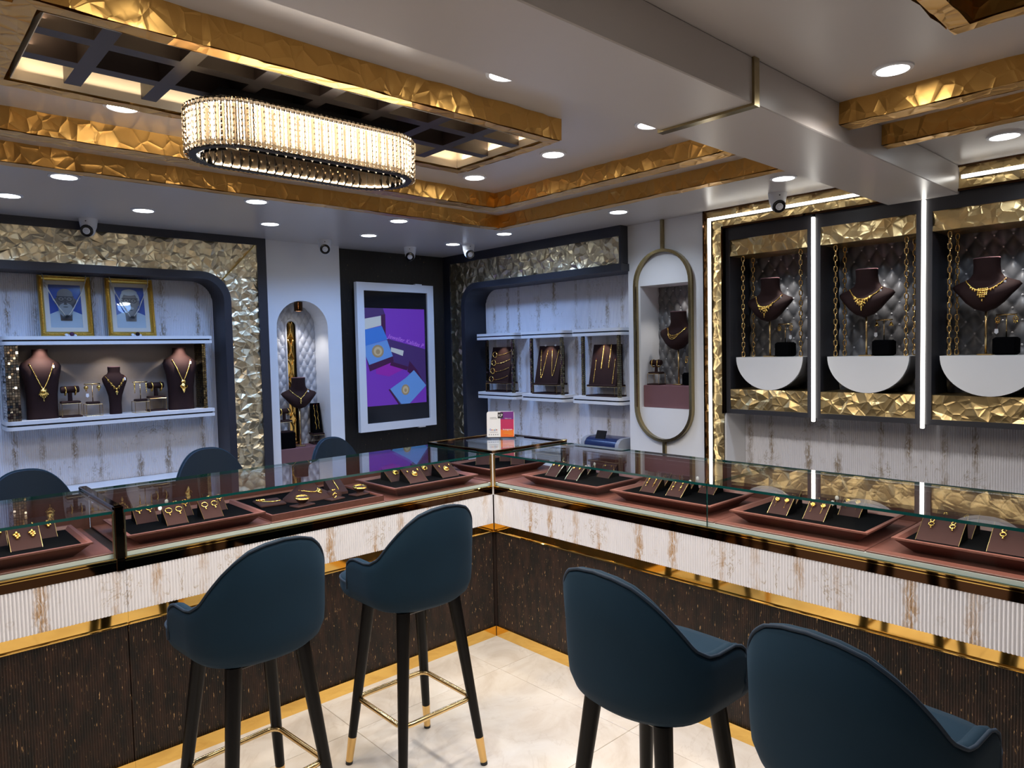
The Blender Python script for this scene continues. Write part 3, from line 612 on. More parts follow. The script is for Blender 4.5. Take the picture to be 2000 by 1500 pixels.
def hang_earring(label, loc, rz, x, z, kind='drop', s=1.0, group=None):
    t = thing('earring', label, 'earring', loc, rz, group); mb = MB(); y = -.004
    mb.tube([(x, 0, z+.004), (x, y, z), (x, y, z-.008*s)], .0012, 5); obj('hook', mb, 'gold', t, True); q = MB()
    if kind == 'bell':
        q.lathe([(.001, -.008*s), (.006*s, -.011*s), (.010*s, -.022*s), (.012*s, -.026*s), (.001, -.026*s)], (x, y, z), 10)
        for k in range(6): q.ball((x+.010*s*cos(k*pi/3), y+.010*s*sin(k*pi/3), z-.029*s), .0026*s, 6, 4)
    elif kind == 'ball': q.ball((x, y, z-.018*s), .013*s, 10, 6); q.ball((x, y, z-.036*s), .004*s, 6, 4, 1, 1, 2)
    elif kind == 'long':
        for k in range(6): q.ball((x, y, z-.010*s-.011*s*k), (.0066-.0006*k)*s, 7, 5)
    else:
        q.tube([(x+.010*s*sin(a)*(1 if a < pi else 1), y, z-.018*s+.011*s*cos(a)) for a in [2*pi*k/14 for k in range(14)]], .0022*s, 5, True); q.ball((x, y, z-.018*s), .0045*s, 6, 4)
        for k in (-1, 0, 1): q.ball((x+k*.007*s, y, z-.035*s+abs(k)*.003*s), .0032*s, 6, 4, 1, 1, 1.7)
    obj('drop', q, 'gold', t, True)
    return t
def price_tag(label, loc, rz, x, z):
    t = thing('price_tag', label, 'tag', loc, rz)
    obj('thread', MB().cone((x, -.006, z), (x, -.008, z-.03), .0006, .0006, 4), 'red', t); obj('card', MB().loft([[(x+a, -.008+d, z-.03+b) for a, b in ((-.007, 0), (.007, 0), (.009, -.018), (0, -.026), (-.009, -.018))] for d in (0, -.001)]), 'white', t)
# ---------------------------------------------------------------- framed portraits and the wall_left shelf
def flat(mb, k, poly, y, fn=None): mb.cur = k; mb.add([(u, y, v) for u, v in poly], [tuple(range(len(poly)))]); mb.cur = 0
def ell(cx, cz, a, b, n=24, a0=0, a1=360): return [(cx+a*cos(radians(a0+(a1-a0)*k/n)), cz+b*sin(radians(a0+(a1-a0)*k/n))) for k in range(n + (0 if a1-a0 == 360 else 1))]
for nm, c in dict(ph_blue=(.03, .08, .38), ph_shirt=(.50, .56, .66), ph_skin=(.11, .095, .10), ph_skin2=(.20, .17, .17), ph_dark=(.015, .015, .02), ph_hair=(.50, .50, .52), ph_beard=(.34, .34, .36), ph_shade=(.07, .06, .062)).items(): M[nm] = mat(nm, c, .18, var=.03)
PH = ['ph_blue', 'ph_shirt', 'ph_skin', 'ph_skin2', 'ph_dark', 'ph_hair', 'ph_beard', 'ph_shade']
def portrait(label, x, bald):
    t = thing('framed_portrait', label, 'picture', (x, 2.225, 1.742)); t.rotation_euler = (radians(-8), 0, 0)
    w, h = .143, .385; mb = MB()
    prof = [(0, 0), (0, -.022), (.006, -.030), (.012, -.024), (.018, -.028), (.026, -.018), (.030, -.010), (.030, 0)]
    R = []
    for sx, sz in ((-1, 0), (1, 0), (1, 1), (-1, 1)): R.append([(sx*(w-d), y, (d if sz == 0 else h-d)) for d, y in prof])
    R.append(R[0]); mb.loft(R, caps=False); fr = obj('frame', mb, 'ptgold', t)
    q = MB()
    for k in range(36): z = .012+k*.361/35; q.ball((-w+.012, -.027, z), .0038, 5, 4); q.ball((w-.012, -.027, z), .0038, 5, 4)
    for k in range(27): xx = -w+.012+k*(2*w-.024)/26; q.ball((xx, -.027, .012), .0038, 5, 4); q.ball((xx, -.027, h-.012), .0038, 5, 4)
    obj('frame_beading', q, 'ptgold', fr, kind='stuff')
    obj('backing', MB().box(-w+.02, w-.02, -.006, -.002, .02, h-.02), 'black', t)
    mb = MB(); a, b = w-.030, w-.056
    mb.loft([[(sx*a, -.008, .030 if s == 0 else h-.03), (sx*b, -.008, .056 if s == 0 else h-.056), (sx*b, -.006, .056 if s == 0 else h-.056), (sx*a, -.006, .03 if s == 0 else h-.03)] for sx, s in ((-1, 0), (1, 0), (1, 1), (-1, 1), (-1, 0))], caps=False); obj('mount', mb, 'mat_', t)
    mb = MB(); b0, b1 = .056, h-.056; Y = -.0062
    flat(mb, 0, [(-b, b0), (b, b0), (b, b1), (-b, b1)], Y)
    flat(mb, 1, [(-b, b0), (b, b0), (b, b0+.085), (.045, b0+.105), (-.045, b0+.105), (-b, b0+.085)], Y-.0002)
    cz = b0+.168; i0 = len(mb.v); flat(mb, 3 if not bald else 2, [(-.024, b0+.085), (.024, b0+.085), (.027, b0+.13), (-.027, b0+.13)], Y-.0003)
    if not bald: flat(mb, 5, ell(0, cz+.014, .046, .048), Y-.0004)
    flat(mb, 2 if bald else 3, ell(0, cz, .038, .052, 28), Y-.0005)
    if bald:
        flat(mb, 3, ell(0, cz+.028, .033, .026), Y-.0006); flat(mb, 6, ell(0, cz-.036, .031, .030), Y-.0006); flat(mb, 7, ell(0, cz-.024, .011, .002), Y-.0008)
    else: flat(mb, 5, ell(0, cz+.047, .036, .014), Y-.0006); flat(mb, 6, ell(0, cz-.024, .016, .006), Y-.0007); flat(mb, 4, ell(0, cz-.033, .010, .002), Y-.0008)
    for s in (-1, 1):
        flat(mb, 4, ell(s*.017, cz+.010, .015, .011), Y-.0008); flat(mb, 3, ell(s*.017, cz+.010, .012, .008), Y-.0009); flat(mb, 4, ell(s*.017, cz+.010, .004, .003), Y-.001)
        flat(mb, 2 if bald else 3, ell(s*.040, cz, .006, .013), Y-.0004)
    flat(mb, 4, [(-.038, cz+.018), (.038, cz+.018), (.038, cz+.021), (-.038, cz+.021)], Y-.001)
    flat(mb, 7, [(-.006, cz-.012), (.006, cz-.012), (.003, cz+.010), (-.003, cz+.010)], Y-.0008); flat(mb, 7, ell(0, cz-.012, .008, .003), Y-.0009)
    mb.v = mb.v[:i0]+[(x*1.3, y, cz+(z-cz)*1.5) for x, y, z in mb.v[i0:]]
    obj('photo', mb, PH, t)
    obj('glazing', MB().box(-b, b, -.0078, -.0074, b0, b1), 'glass', t)
    g = thing('garland', ('dried stick garland hanging over the portrait of the balding man' if bald else 'dried stick garland hanging over the portrait of the man with grey hair'), 'garland', (x, 2.225, 1.742)); g.rotation_euler = t.rotation_euler
    rnd = random.Random(3+bald); st = None
    for s in (-1, 1):
        P = [(s*(.108*(1-(k/5)**1.5)+.008)+rnd.uniform(-.004, .004), -.034, .388-.0525*k) for k in range(6)]
        for p, q in zip(P, P[1:]): obj('dry_stalk', MB().tube([p, [(p[i]+q[i])/2+.001 for i in range(3)], q], [.0042, .0022, .0034], 6), 'mat_', g, True)
    q = MB()
    for k in range(14): a = k*2*pi/14; q.cone((0, -.034, .122), (.024*cos(a)*rnd.uniform(.6, 1), -.036-.006*rnd.random(), .122+.013*sin(a)), .003, .0006, 5)
    obj('dried_flower', q, 'black', g)
portrait('gilt-framed portrait of a balding man in a white shirt, on the alcove shelf', -1.585, 1)
portrait('gilt-framed portrait of a grey-haired man with glasses and moustache, on the alcove shelf', -1.215, 0)
def petals(label, x, cols):
    t = thing('flower_head', label, 'flower', (x, 2.19, 1.742)); q = MB()
    for k in range(7): q.ball((.030*cos(k*.9)*(.5+.1*k), -.006, .008+.003*sin(k*2)), .011, 7, 5, 1, .7, .7)
    obj('pale_petals', q, 'white', t, True); obj('dark_petals', MB().ball((.004, -.012, .014), .014, 8, 6), cols, t, True)
M['purple'] = mat('purple_petal', (.06, .008, .05), .6); petals('dried purple and white flower below the balding man portrait', -1.575, 'purple'); petals('small dried flower below the grey-haired man portrait', -1.20, 'dsuede')
def shelf_slab(name, root, outline, z0, z1):
    """white slab with a recessed mirror line round its edge"""
    zc = (z0+z1)/2; mb = MB()
    mb.loft([[(x, y, z0) for x, y in outline], [(x, y, zc-.005) for x, y in outline]]); mb.loft([[(x, y, zc+.005) for x, y in outline], [(x, y, z1) for x, y in outline]])
    o = obj(name, mb, 'paint', root, 40)
    cx = sum(p[0] for p in outline)/len(outline); cy_ = sum(p[1] for p in outline)/len(outline)
    ins_ = [(cx+(x-cx)*.985, cy_+(y-cy_)*.97) for x, y in outline]
    obj('mirror_line', MB().loft([[(x, y, zc-.005) for x, y in ins_], [(x, y, zc+.005) for x, y in ins_]]), 'gloss', o)
    return o
sa = thing('display_shelf', 'long white two-tier shelf with mirror lines and mosaic ends inside the alcove', 'shelf', (0, 0, 0))
ol = [(-.746, 2.315), (-1.94, 2.315), (-1.94, 2.17)]+arc(-1.90, 2.14, .04, 180, 270, 6)+[(-.746, 2.10)]
shelf_slab('upper_shelf', sa, ol, 1.69, 1.742); shelf_slab('lower_shelf', sa, ol, 1.183, 1.237)
obj('back_board', MB().box(-1.92, -.77, 2.302, 2.312, 1.237, 1.69), 'taupe', sa)
def mosaic(name, root, boxes, seed=2, m='mosaic'):
    """little mirror chips on the faces of the given column boxes"""
    rnd = random.Random(seed); mb = MB()
    for (x0, x1, y0, y1, z0, z1) in boxes:
        mb.cur = 1; mb.box(x0+.002, x1-.002, y0+.002, y1-.002, z0, z1); mb.cur = 0
        def chips(nu, P):
            nz = int((z1-z0)/.016)
            for j in range(nz):
                for i in range(nu):
                    t = rnd.uniform(-.0012, .0012); s = rnd.uniform(-.0012, .0012)
                    mb.add([P((i+.08)/nu, z0+(j+.08)*.016, s), P((i+.92)/nu, z0+(j+.08)*.016, t), P((i+.92)/nu, z0+(j+.92)*.016, -s), P((i+.08)/nu, z0+(j+.92)*.016, -t)], [(0, 1, 2, 3)])
        chips(max(1, round((x1-x0)/.014)), lambda u, z, e: (x0+(x1-x0)*u, y0+e-.0008, z)); chips(max(1, round((y1-y0)/.014)), lambda u, z, e: (x0+e-.0008, y0+(y1-y0)*u, z)); chips(max(1, round((y1-y0)/.014)), lambda u, z, e: (x1+e+.0008, y0+(y1-y0)*u, z))
    return obj(name, mb, [m, 'gloss'], root)
mosaic('mosaic_end', sa, [(-1.93, -1.862, 2.125, 2.30, 1.237, 1.69)], 3); mosaic('mosaic_end', sa, [(-.80, -.775, 2.15, 2.30, 1.237, 1.69)], 4, 'antique')
Z2 = 1.237
bL = bust('torso_bust', 'tall brown torso bust with spotlit neck beside the mosaic end of the alcove shelf', TORSO, (-1.742, 2.21, Z2), 0)
necklace('long gold necklace with fan pendant on the torso bust by the mosaic end', TORSO, (-1.742, 2.21, Z2), 0, .062, .338, .182, .0036, pend='fan', n=44, p=1.15)
bR = bust('torso_bust', 'tall brown torso bust at the television-side end of the alcove shelf', TORSO, (-.93, 2.215, Z2), 0)
necklace('long gold necklace with spear pendant on the television-side torso bust', TORSO, (-.93, 2.215, Z2), 0, .058, .340, .196, .0038, pend='spear', n=44, p=1.15)
bC = bust('necklace_bust', 'small brown necklace bust in the middle of the alcove shelf', SMALL, (-1.342, 2.20, Z2), 0)
necklace('gold necklace of round beads with ball drop on the small middle bust', SMALL, (-1.342, 2.20, Z2), 0, .056, .245, .165, .003, pend='pearls', n=26)
_, z = bangle_stand('bangle roll on a wire box next to the fan-pendant torso bust', (-1.597, 2.19, Z2), 0)
bangle('thin gold bangle nearer the torso bust on the first shelf roll', (-1.597, 2.19, Z2), 0, -.026, z); bangle('thin gold bangle farther from the torso bust on the first shelf roll', (-1.597, 2.19, Z2), 0, .028, z)
_, z = earring_tee('earring bar on an open wire box, bust-side of the shelf middle', (-1.475, 2.18, Z2), 0, 1.0, False)
hang_earring('round gold earring with price tag on the first alcove earring bar', (-1.475, 2.18, Z2), 0, -.035, z, 'ball'); hang_earring('round gold earring beside the small bust on the first alcove earring bar', (-1.475, 2.18, Z2), 0, .036, z, 'ball')
price_tag('small blue-white tag hanging from the first alcove earring bar', (-1.475, 2.18, Z2), 0, -.03, z-.025)
_, z = earring_tee('earring bar on an open wire box, past the small middle bust', (-1.20, 2.165, Z2), 0, 1.0, False)
hang_earring('long gold earring nearer the small bust on the second alcove bar', (-1.20, 2.165, Z2), 0, -.034, z, 'long'); hang_earring('long gold earring nearer the bangle roll on the second alcove bar', (-1.20, 2.165, Z2), 0, .036, z, 'long')
_, z = bangle_stand('bangle roll on a wire box next to the spear-pendant torso bust', (-1.085, 2.235, Z2), 0)
bangle('broad gold bangle nearer the earring bar on the second shelf roll', (-1.085, 2.235, Z2), 0, -.026, z, 1.1); bangle('broad gold bangle nearer the torso bust on the second shelf roll', (-1.085, 2.235, Z2), 0, .030, z, 1.1)
for x in (-1.742, -.93, -1.34): lamp('SPOT', 'shelf_spot', (x, 2.125, 1.686), 5.5 if x != -1.34 else 2.2, (1, .88, .76), .01, rot=(radians(26), 0, 0), spot=radians(88), blend=.8)
# low white credenzas under the alcoves
cz_ = thing('credenza', 'low white cabinet under the portrait alcove, behind the counter chairs', 'cabinet', (0, 0, 0)); obj('body', MB().box(-2.84, -.67, 2.05, 2.31, 0, .77), 'paint', cz_); obj('top', MB().bbox(-2.84, -.665, 2.03, 2.312, .77, .79, .003), 'paint', cz_)
cz_ = thing('credenza', 'low white cabinet carrying the printer below the three small shelves', 'cabinet', (0, 0, 0)); obj('body', MB().box(1.36, 1.61, .20, 1.90, 0, .80), 'paint', cz_); obj('top', MB().bbox(1.34, 1.612, .20, 1.905, .80, .82, .003), 'paint', cz_)
# ---------------------------------------------------------------- television
for nm, c, s in (('tv_violet', (.16, .035, .46), 0.32), ('tv_magenta', (.28, .02, .42), 0.30), ('tv_navy', (.030, .014, .09), .7), ('tv_blue', (.04, .17, .60), 0.35), ('tv_sky', (.11, .27, .66), 0.35), ('tv_plum', (.03, .004, .04), .6), ('tv_coin', (.17, .14, .09), .7), ('tv_coin2', (.27, .24, .17), .7), ('tv_label', (.28, .32, .36), .7), ('tv_text', (.34, .14, .62), 0.48)): M[nm] = emit(nm, c, s)
tv = thing('television', 'portrait television in a white frame showing jewellery boxes on violet', 'television', (.79, 2.12, 1.562)); tv.rotation_euler = (0, 0, radians(1.0))
hw, hh = .385, .612; mb = MB(); R = []
for sx, sz in ((-1, -1), (1, -1), (1, 1), (-1, 1), (-1, -1)): R.append([(sx*(hw-d), y, sz*(hh-d)) for d, y in ((0, .02), (0, -.02), (.066, -.02), (.066, .02))])
obj('frame', mb.loft(R, caps=False), 'paint', tv)
sc = obj('screen', MB().box(-.322, .322, -.004, .018, -.55, .55), 'gloss', tv)
obj('wall_mount', MB().box(-.2, .2, .02, .105, -.25, .25), 'black', tv)
mb = MB().box(.20, .27, -.012, .012, hh, hh+.010); mb.box(.20, .27, -.012, .012, -hh-.010, -hh); obj('frame_clip', mb, 'whitepl', tv)
def tvp(k, pts, lay):      # points given on an 850 x 910 print grid
    flat(mb, k, [(-.272-.04+(px)/1.0*.604/570, .405-py*.81/910) for px, py in pts], -.0045-lay*.0003)
mb = MB()
tvp(0, [(0, 0), (570, 0), (570, 910), (0, 910)], 0)
tvp(1, [(90, 540), (240, 510), (390, 560), (210, 640), (90, 610)], 1)
tvp(2, [(0, 0), (170, 0), (190, 60), (0, 100)], 2); tvp(8, [(0, 100), (150, 70), (150, 160), (0, 200)], 3); tvp(5, [(150, 60), (190, 55), (190, 270), (160, 180), (150, 165)], 3)
tvp(2, [(190, 280), (570, 390), (570, 680), (430, 540), (380, 590), (230, 530)], 2); tvp(5, [(235, 500), (395, 555), (380, 590), (220, 535)], 3)
tvp(3, [(0, 200), (155, 165), (205, 290), (0, 350)], 4); tvp(4, [(0, 350), (200, 295), (250, 450), (30, 525), (0, 440)], 4); tvp(5, [(0, 440), (30, 525), (250, 450), (258, 500), (35, 585)], 4)
tvp(8, [(235, 365), (355, 400), (345, 450), (232, 405)], 5)
tvp(5, [(410, 500), (570, 700), (560, 745), (385, 600)], 3); tvp(2, [(420, 470), (500, 470), (570, 590), (570, 760)], 4)
tvp(4, [(215, 760), (370, 660), (450, 590), (570, 745), (400, 910), (310, 910)], 5); tvp(5, [(200, 765), (215, 760), (320, 910), (290, 910)], 5)
tvp(6, ell(112, 400, 55, 60, 14), 6); tvp(7, ell(112, 400, 38, 42, 14), 7); tvp(6, ell(112, 405, 20, 24, 10), 8); tvp(6, ell(362, 775, 40, 52, 14), 6); tvp(7, ell(362, 775, 27, 36, 14), 7); tvp(6, ell(362, 780, 13, 18, 10), 8)
obj('picture', mb, ['tv_violet', 'tv_magenta', 'tv_navy', 'tv_blue', 'tv_sky', 'tv_plum', 'tv_coin', 'tv_coin2', 'tv_label', 'tv_text'], sc)
def text(body, parent, loc, size, m, rot=(pi/2, 0, 0), align='CENTER', shear=0):
    c = bpy.data.curves.new('lettering', 'FONT'); c.body = body; c.size = size; c.align_x = align; c.extrude = .0002; c.shear = shear; c.resolution_u = 3
    tmp = bpy.data.objects.new('lettering', c); COL.objects.link(tmp); bpy.context.view_layer.update()
    me = bpy.data.meshes.new_from_object(tmp.evaluated_get(bpy.context.evaluated_depsgraph_get())); bpy.data.objects.remove(tmp); bpy.data.curves.remove(c)
    me.materials.clear(); me.materials.append(M[m]); o = bpy.data.objects.new('lettering', me); COL.objects.link(o); o.parent = parent; o.location = loc; o.rotation_euler = rot
    return o
text('Jeweller Kalidas P', sc, (.085, -.0075, .115), .052, 'tv_text', (pi/2, radians(14), 0), shear=.3)
# ---------------------------------------------------------------- pillar niches
nb = thing('velvet_plinth', 'plum velvet plinth at the foot of the arched niche', 'plinth', (-.045, 2.25, .70)); obj('block', MB().bbox(-.205, .205, -.10, .115, 0, .18, .004), 'suedel', nb)
L9 = scl(WING, .92)
bust('necklace_bust', 'brown necklace bust on a brass pole in the arched niche', L9, (-.05, 2.24, .88), radians(-14), .295)
necklace('fine gold necklace with drop on the arched-niche bust', L9, (-.05, 2.24, .88), radians(-14), .070, .150, .085, .0028, .295, 'drop', n=26)
bb = thing('black_pedestal', 'black square pedestal inside the arched niche under a bangle roll', 'plinth', (-.185, 2.22, .88)); obj('block', MB().bbox(-.062, .062, -.055, .055, 0, .122, .004), 'felt', bb)
_, z = bangle_stand('bangle roll on a wire box atop the black pedestal in the arched niche', (-.185, 2.22, 1.002), 0, .95)
bangle('gold bangle on the wall side of the arched-niche roll', (-.185, 2.22, 1.002), 0, -.03, z, .95); bangle('gold bangle on the bust side of the arched-niche roll', (-.185, 2.22, 1.002), 0, .03, z, .95)
def board(label, loc, rz, w=.26, h=.30, m='dsuede', base=True):
    t = thing('display_board', label, 'jewellery stand', loc, rz)
    if base:
        obj('wire_frame', wire_box(w+.01, .13, .075), 'brass', t); mb = MB().bbox(-w/2-.012, w/2+.012, -.07, .07, 0, .011, .003); obj('base_plate', mb, 'dsuede', t); obj('top_plate', MB().bbox(-w/2-.008, w/2+.008, -.066, .066, .075, .088, .004), 'dsuede', t)
    z = .088 if base else 0
    mb = MB(); mb.loft([[(-w/2, -.045, z), (w/2, -.045, z), (w/2, .045, z), (-w/2, .045, z)], [(-w/2, .022, z+h), (w/2, .022, z+h), (w/2, .040, z+h), (-w/2, .040, z+h)]]); obj('board', mb, m, t)
    return t, lambda x, s: (x, -.047+.067*s, z+h*s)
def strand(label, loc, rz, P, r, rope=True, cat='necklace', name=None, clasp=True):
    t = thing(name or cat, label, cat, loc, rz); mb = MB()
    L = [Vector(p) for p in P]; mb.tube(L, r*.6, 5)
    for i, p in enumerate(L): mb.ball(p, r*(1.0 if i % 2 or not rope else .75), 6, 4)
    obj('links', mb, 'gold', t, True)
    if clasp: obj('red_thread', MB().tube([L[0], L[0]+Vector((.004, -.003, .01))], .0016, 5), 'red', t)
    return t
_, bf = board('narrow black necklace board leaning at the wall of the arched niche', (.115, 2.29, .88), radians(-10), .075, .235, 'felt')
for s, l in ((-1, 'bust-side'), (1, 'wall-side')): strand(f'fine gold chain with drops on the narrow niche board, {l} strand', (.115, 2.29, .88), radians(-10), [bf(s*.012+.003*s*sin(k), .93-.8*k/20) for k in range(21)], .0022)
sp = thing('niche_spotlight', 'copper cylinder spotlight at the top of the arched niche', 'lamp', (-.03, 2.235, 1.935)); obj('barrel', MB().lathe([(.001, .07), (.033, .07), (.033, 0), (.028, 0), (.028, .01), (.001, .01)], n=20), 'copper', sp, 40); obj('bulb', MB().lathe([(.026, .008), (.02, .003), (.001, .002)], n=16), 'downw', sp, 40)
lamp('SPOT', 'niche_lamp', (-.03, 2.235, 1.925), 5, NEUT, .02, spot=radians(100), blend=.6)
nb = thing('velvet_plinth', 'plum velvet plinth inside the gold pill frame', 'plinth', (1.48, -.12, 1.178)); obj('block', MB().bbox(0, .205, -.197, .194, 0, .154, .003), 'suedel', nb)
R90 = -pi/2
bust('necklace_bust', 'brown necklace bust on a brass pole inside the pill frame', WING, (1.585, -.148, 1.332), R90, .24)
necklace('three-row gold necklace on the bust inside the pill frame', WING, (1.585, -.148, 1.332), R90, .076, .153, .100, .0028, .24, None, n=26, p=2.0, rows=3, tagc=False)
_, z = bangle_stand('bangle roll on a wire box inside the pill frame', (1.55, .015, 1.332), R90, .9)
bangle('gold bangle nearer the shelves on the pill-frame roll', (1.55, .015, 1.332), R90, -.022, z, .9); bangle('gold bangle nearer the bust on the pill-frame roll', (1.55, .015, 1.332), R90, .022, z, .9)
_, z = earring_tee('earring bar on a black cube inside the pill frame', (1.60, -.235, 1.332), R90, .95)
hang_earring('gold earring nearer the pole on the pill-frame bar', (1.60, -.235, 1.332), R90, -.034, z); hang_earring('gold earring farther from the pole on the pill-frame bar', (1.60, -.235, 1.332), R90, .036, z)
lamp('SPOT', 'niche_lamp', (1.60, -.15, 2.01), 3.2, NEUT, .02, rot=(0, radians(8), 0), spot=radians(95), blend=.6)
# ---------------------------------------------------------------- three small shelves on wall_right
UN = ((1.85, 1.38, 'next to the dark alcove side'), (1.285, .815, 'in the middle of the three'), (.715, .25, 'next to the white pillar'))
for (ya, yb, l) in UN:
    t = thing('display_shelf', f'small white two-tier shelf with mosaic posts, {l}', 'shelf', (0, 0, 0))
    ol = [(1.612, ya), (1.45, ya)]+[(1.45+.035-.035*sin(radians(a)), yb+.035-.035*cos(radians(a))) for a in (90, 72, 54, 36, 18, 0)]+[(1.612, yb)]
    shelf_slab('upper_shelf', t, ol, 1.69, 1.742); shelf_slab('lower_shelf', t, ol, 1.181, 1.236)
    mosaic('mosaic_post', t, [(1.535, 1.557, ya-.035, ya-.012, 1.236, 1.69)], 7, 'antique'); mosaic('mosaic_post', t, [(1.462, 1.484, yb+.020, yb+.043, 1.236, 1.69)], 8, 'antique')
    lamp('SPOT', 'shelf_spot', (1.492, (ya+yb)/2, 1.686), 2.4, (1, .88, .76), .01, rot=(0, radians(-10), 0), spot=radians(80), blend=.6)
ZS = 1.236
P1 = (1.54, 1.635, ZS); _, bf = board('brown board with four bangles and curved bracelets on the first small shelf', P1, R90)
for k in range(4):
    s = .86-.235*k; o = ('topmost', 'second', 'third', 'lowest')[k]
    strand(f'{o} curved gold bead bracelet on the first small shelf board', P1, R90, [bf(-.05+.165*i/22, s-.10+.20*(i/22)**1.8*.6) for i in range(23)], .0032, True, 'bracelet')
    t = thing('bangle', f'{o} round gold bangle on the first small shelf board', 'bangle', P1, R90); c = Vector(bf(-.083, s-.08)); obj('hoop', MB().tube([c+Vector((.026*sin(a), -.004, .024*cos(a))) for a in [2*pi*i/20 for i in range(20)]], [.0032+.0032*(1-cos(a))/2 for a in [2*pi*i/20 for i in range(20)]], 6, True), 'gold', t, True)
P2 = (1.54, 1.05, ZS); _, bf = board('brown board with two looped rope chains on the middle small shelf', P2, R90)
for s, l, zt in ((-1, 'alcove-side', .14), (1, 'pillar-side', .20)):
    P = [bf(s*.062+.036*(2*i/40-1), zt+(.88-zt)*abs(2*i/40-1)**1.6) for i in range(41)]; strand(f'looped gold rope chain, {l} one on the middle shelf board', P2, R90, P, .0050)
    mb = thing('price_tag', f'white tag above the {l} rope chain', 'tag', P2, R90); obj('card', MB().ball(Vector(bf(s*.055, 1.0))+Vector((0, -.004, .004)), .010, 8, 5, 1.3, .3, .8), 'white', mb, True)
P3 = (1.54, .465, ZS); _, bf = board('brown board with hanging gold bracelets on the third small shelf', P3, R90)
b3 = bpy.data.objects[_.name]
for x, l, lo, hi, r in ((-.025, 'second', .40, .96, .0062), (.045, 'third', .42, .98, .0062), (-.085, 'first', .05, .62, .0036), (.098, 'fourth', .04, .62, .0036)): strand(f'{l} hanging gold bracelet from the alcove side on the third shelf board', P3, R90, [bf(x, hi-(hi-lo)*k/24) for k in range(25)], r, True, 'bracelet')
for x in (-.025, .045): obj('raised_bar', MB().add([bf(x-.022, .44), bf(x+.022, .44), bf(x+.022, .99), bf(x-.022, .99)]+[tuple(Vector(bf(u, v))+Vector((0, .012, 0))) for u, v in ((x-.022, .44), (x+.022, .44), (x+.022, .99), (x-.022, .99))], [(0, 1, 2, 3), (0, 1, 5, 4), (3, 2, 6, 7), (0, 4, 7, 3), (1, 5, 6, 2)]), 'dsuede', b3)
# ---------------------------------------------------------------- wall cabinets with half-round ledges
lk = None
CY = (-.857, -1.422, -1.987); ORD = ('first', 'second', 'third'); WH = ('next to the gold LED border', 'between the two upright light bars', 'past the second light bar')
for ci, cyy in enumerate(CY):
    t = thing('display_cabinet', f'graphite wall cabinet with half-round white ledge and tufted back, {WH[ci]}', 'cabinet', (1.46, cyy, 1.17), R90)
    mb = MB(); fo = lambda u, v, d: (u, d, v)
    mb.band([(-.274, 0), (.274, 0), (.274, 1.157), (-.274, 1.157)], [(-.245, .028), (.245, .028), (.245, 1.08), (-.245, 1.08)], fo, 0, .24, closed=True); mb.box(-.274, .274, .31, .335, 0, 1.157); mb.box(-.274, -.25, .24, .31, 0, 1.157); mb.box(.25, .274, .24, .31, 0, 1.157)
    obj('frame', mb, 'cab', t)
    for nm, z0, z1, sd in (('upper_gold_panel', .98, 1.08, 51), ('lower_gold_panel', .028, .152, 52)):
        mb = MB(); relief(mb, -.245, .245, z0, z1, lambda u, v, h: (u, .012-h, v), .047, .012, sd+ci*3); mb.add([(-.245, .012, z0 if nm[0] == 'u' else z1), (.245, .012, z0 if nm[0] == 'u' else z1), (.245, .3, z0 if nm[0] == 'u' else z1), (-.245, .3, z0 if nm[0] == 'u' else z1)], [(0, 1, 2, 3)]); obj(nm, mb, 'goldk', t)
    tufting(t, 'tufted_back', 'tuft', -.244, .244, .152, .98, .0815, .062, .020, lambda u, v, h: (u, .262-h, v), res=10, btn=.0066)
    P = [(-.212, .352), (.212, .352)]+[(.212*cos(a), .352-.2*sin(a)) for a in [pi*k/28 for k in range(1, 28)]]
    obj('half_round_ledge', MB().prism(P, fo, .012, .255), 'paint', t, 30)
    for x, y, l in ((-.178, .04, 'front border-side'), (.188, .04, 'front far-side'), (-.178, .165, 'rear border-side'), (.188, .165, 'rear far-side')):
        c = thing('link_chain', f'gold link chain at the {l} corner of the {ORD[ci]} wall cabinet', 'chain', (1.46+y, cyy-x, 1.522), R90, 'gold link chains of the wall cabinets'); n = 21
        if lk is None:
            q = [(.0085*math.copysign(abs(cos(a))**.6, cos(a)), 0, .018+.0155*math.copysign(abs(sin(a))**.8, sin(a))) for a in [2*pi*k/12 for k in range(12)]]; lk = obj('link', MB().tube(q, .0037, 6, True), 'chainm', c, True); lk.rotation_euler.z = .5; lk0 = 1
        else: lk0 = 0
        for k in range(lk0, n): inst(lk, c, (0, 0, .0295*k), (0, 0, .5+(pi/2 if k % 2 else 0)+.2*sin(k*1.7)))
    B = (1.565, cyy+.035, 1.522); bust('necklace_bust', f'brown necklace bust on a brass pole in the {ORD[ci]} wall cabinet', WING, B, R90, .215)
    necklace(f'ornate gold necklace with {("broad", "leafy", "blocky")[ci]} centre in the {ORD[ci]} wall cabinet', WING, B, R90, .084, .156, (.088, .098, .102)[ci], .0044, .215, ('bib', 'bib', 'block')[ci], n=34, p=2.1)
    E_ = (1.61, cyy-.04, 1.522); _, z = earring_tee(f'earring bar on a black cube in the {ORD[ci]} wall cabinet', E_, R90, .98)
    kd = ('drop', 'bell', 'drop')[ci]
    hang_earring(f'gold earring nearer the brass pole in the {ORD[ci]} wall cabinet', E_, R90, -.036, z, kd); hang_earring(f'gold earring farther from the brass pole in the {ORD[ci]} wall cabinet', E_, R90, .038, z, kd)
    price_tag(f'small white oval tag hanging from the earring bar in the {ORD[ci]} wall cabinet', E_, R90, .036 if ci == 0 else -.040, z-.035)
    lamp('SPOT', 'cabinet_spot', (1.545, cyy-.01, 2.14), 7, NEUT, .012, rot=(0, radians(-14), 0), spot=radians(70), blend=.8)
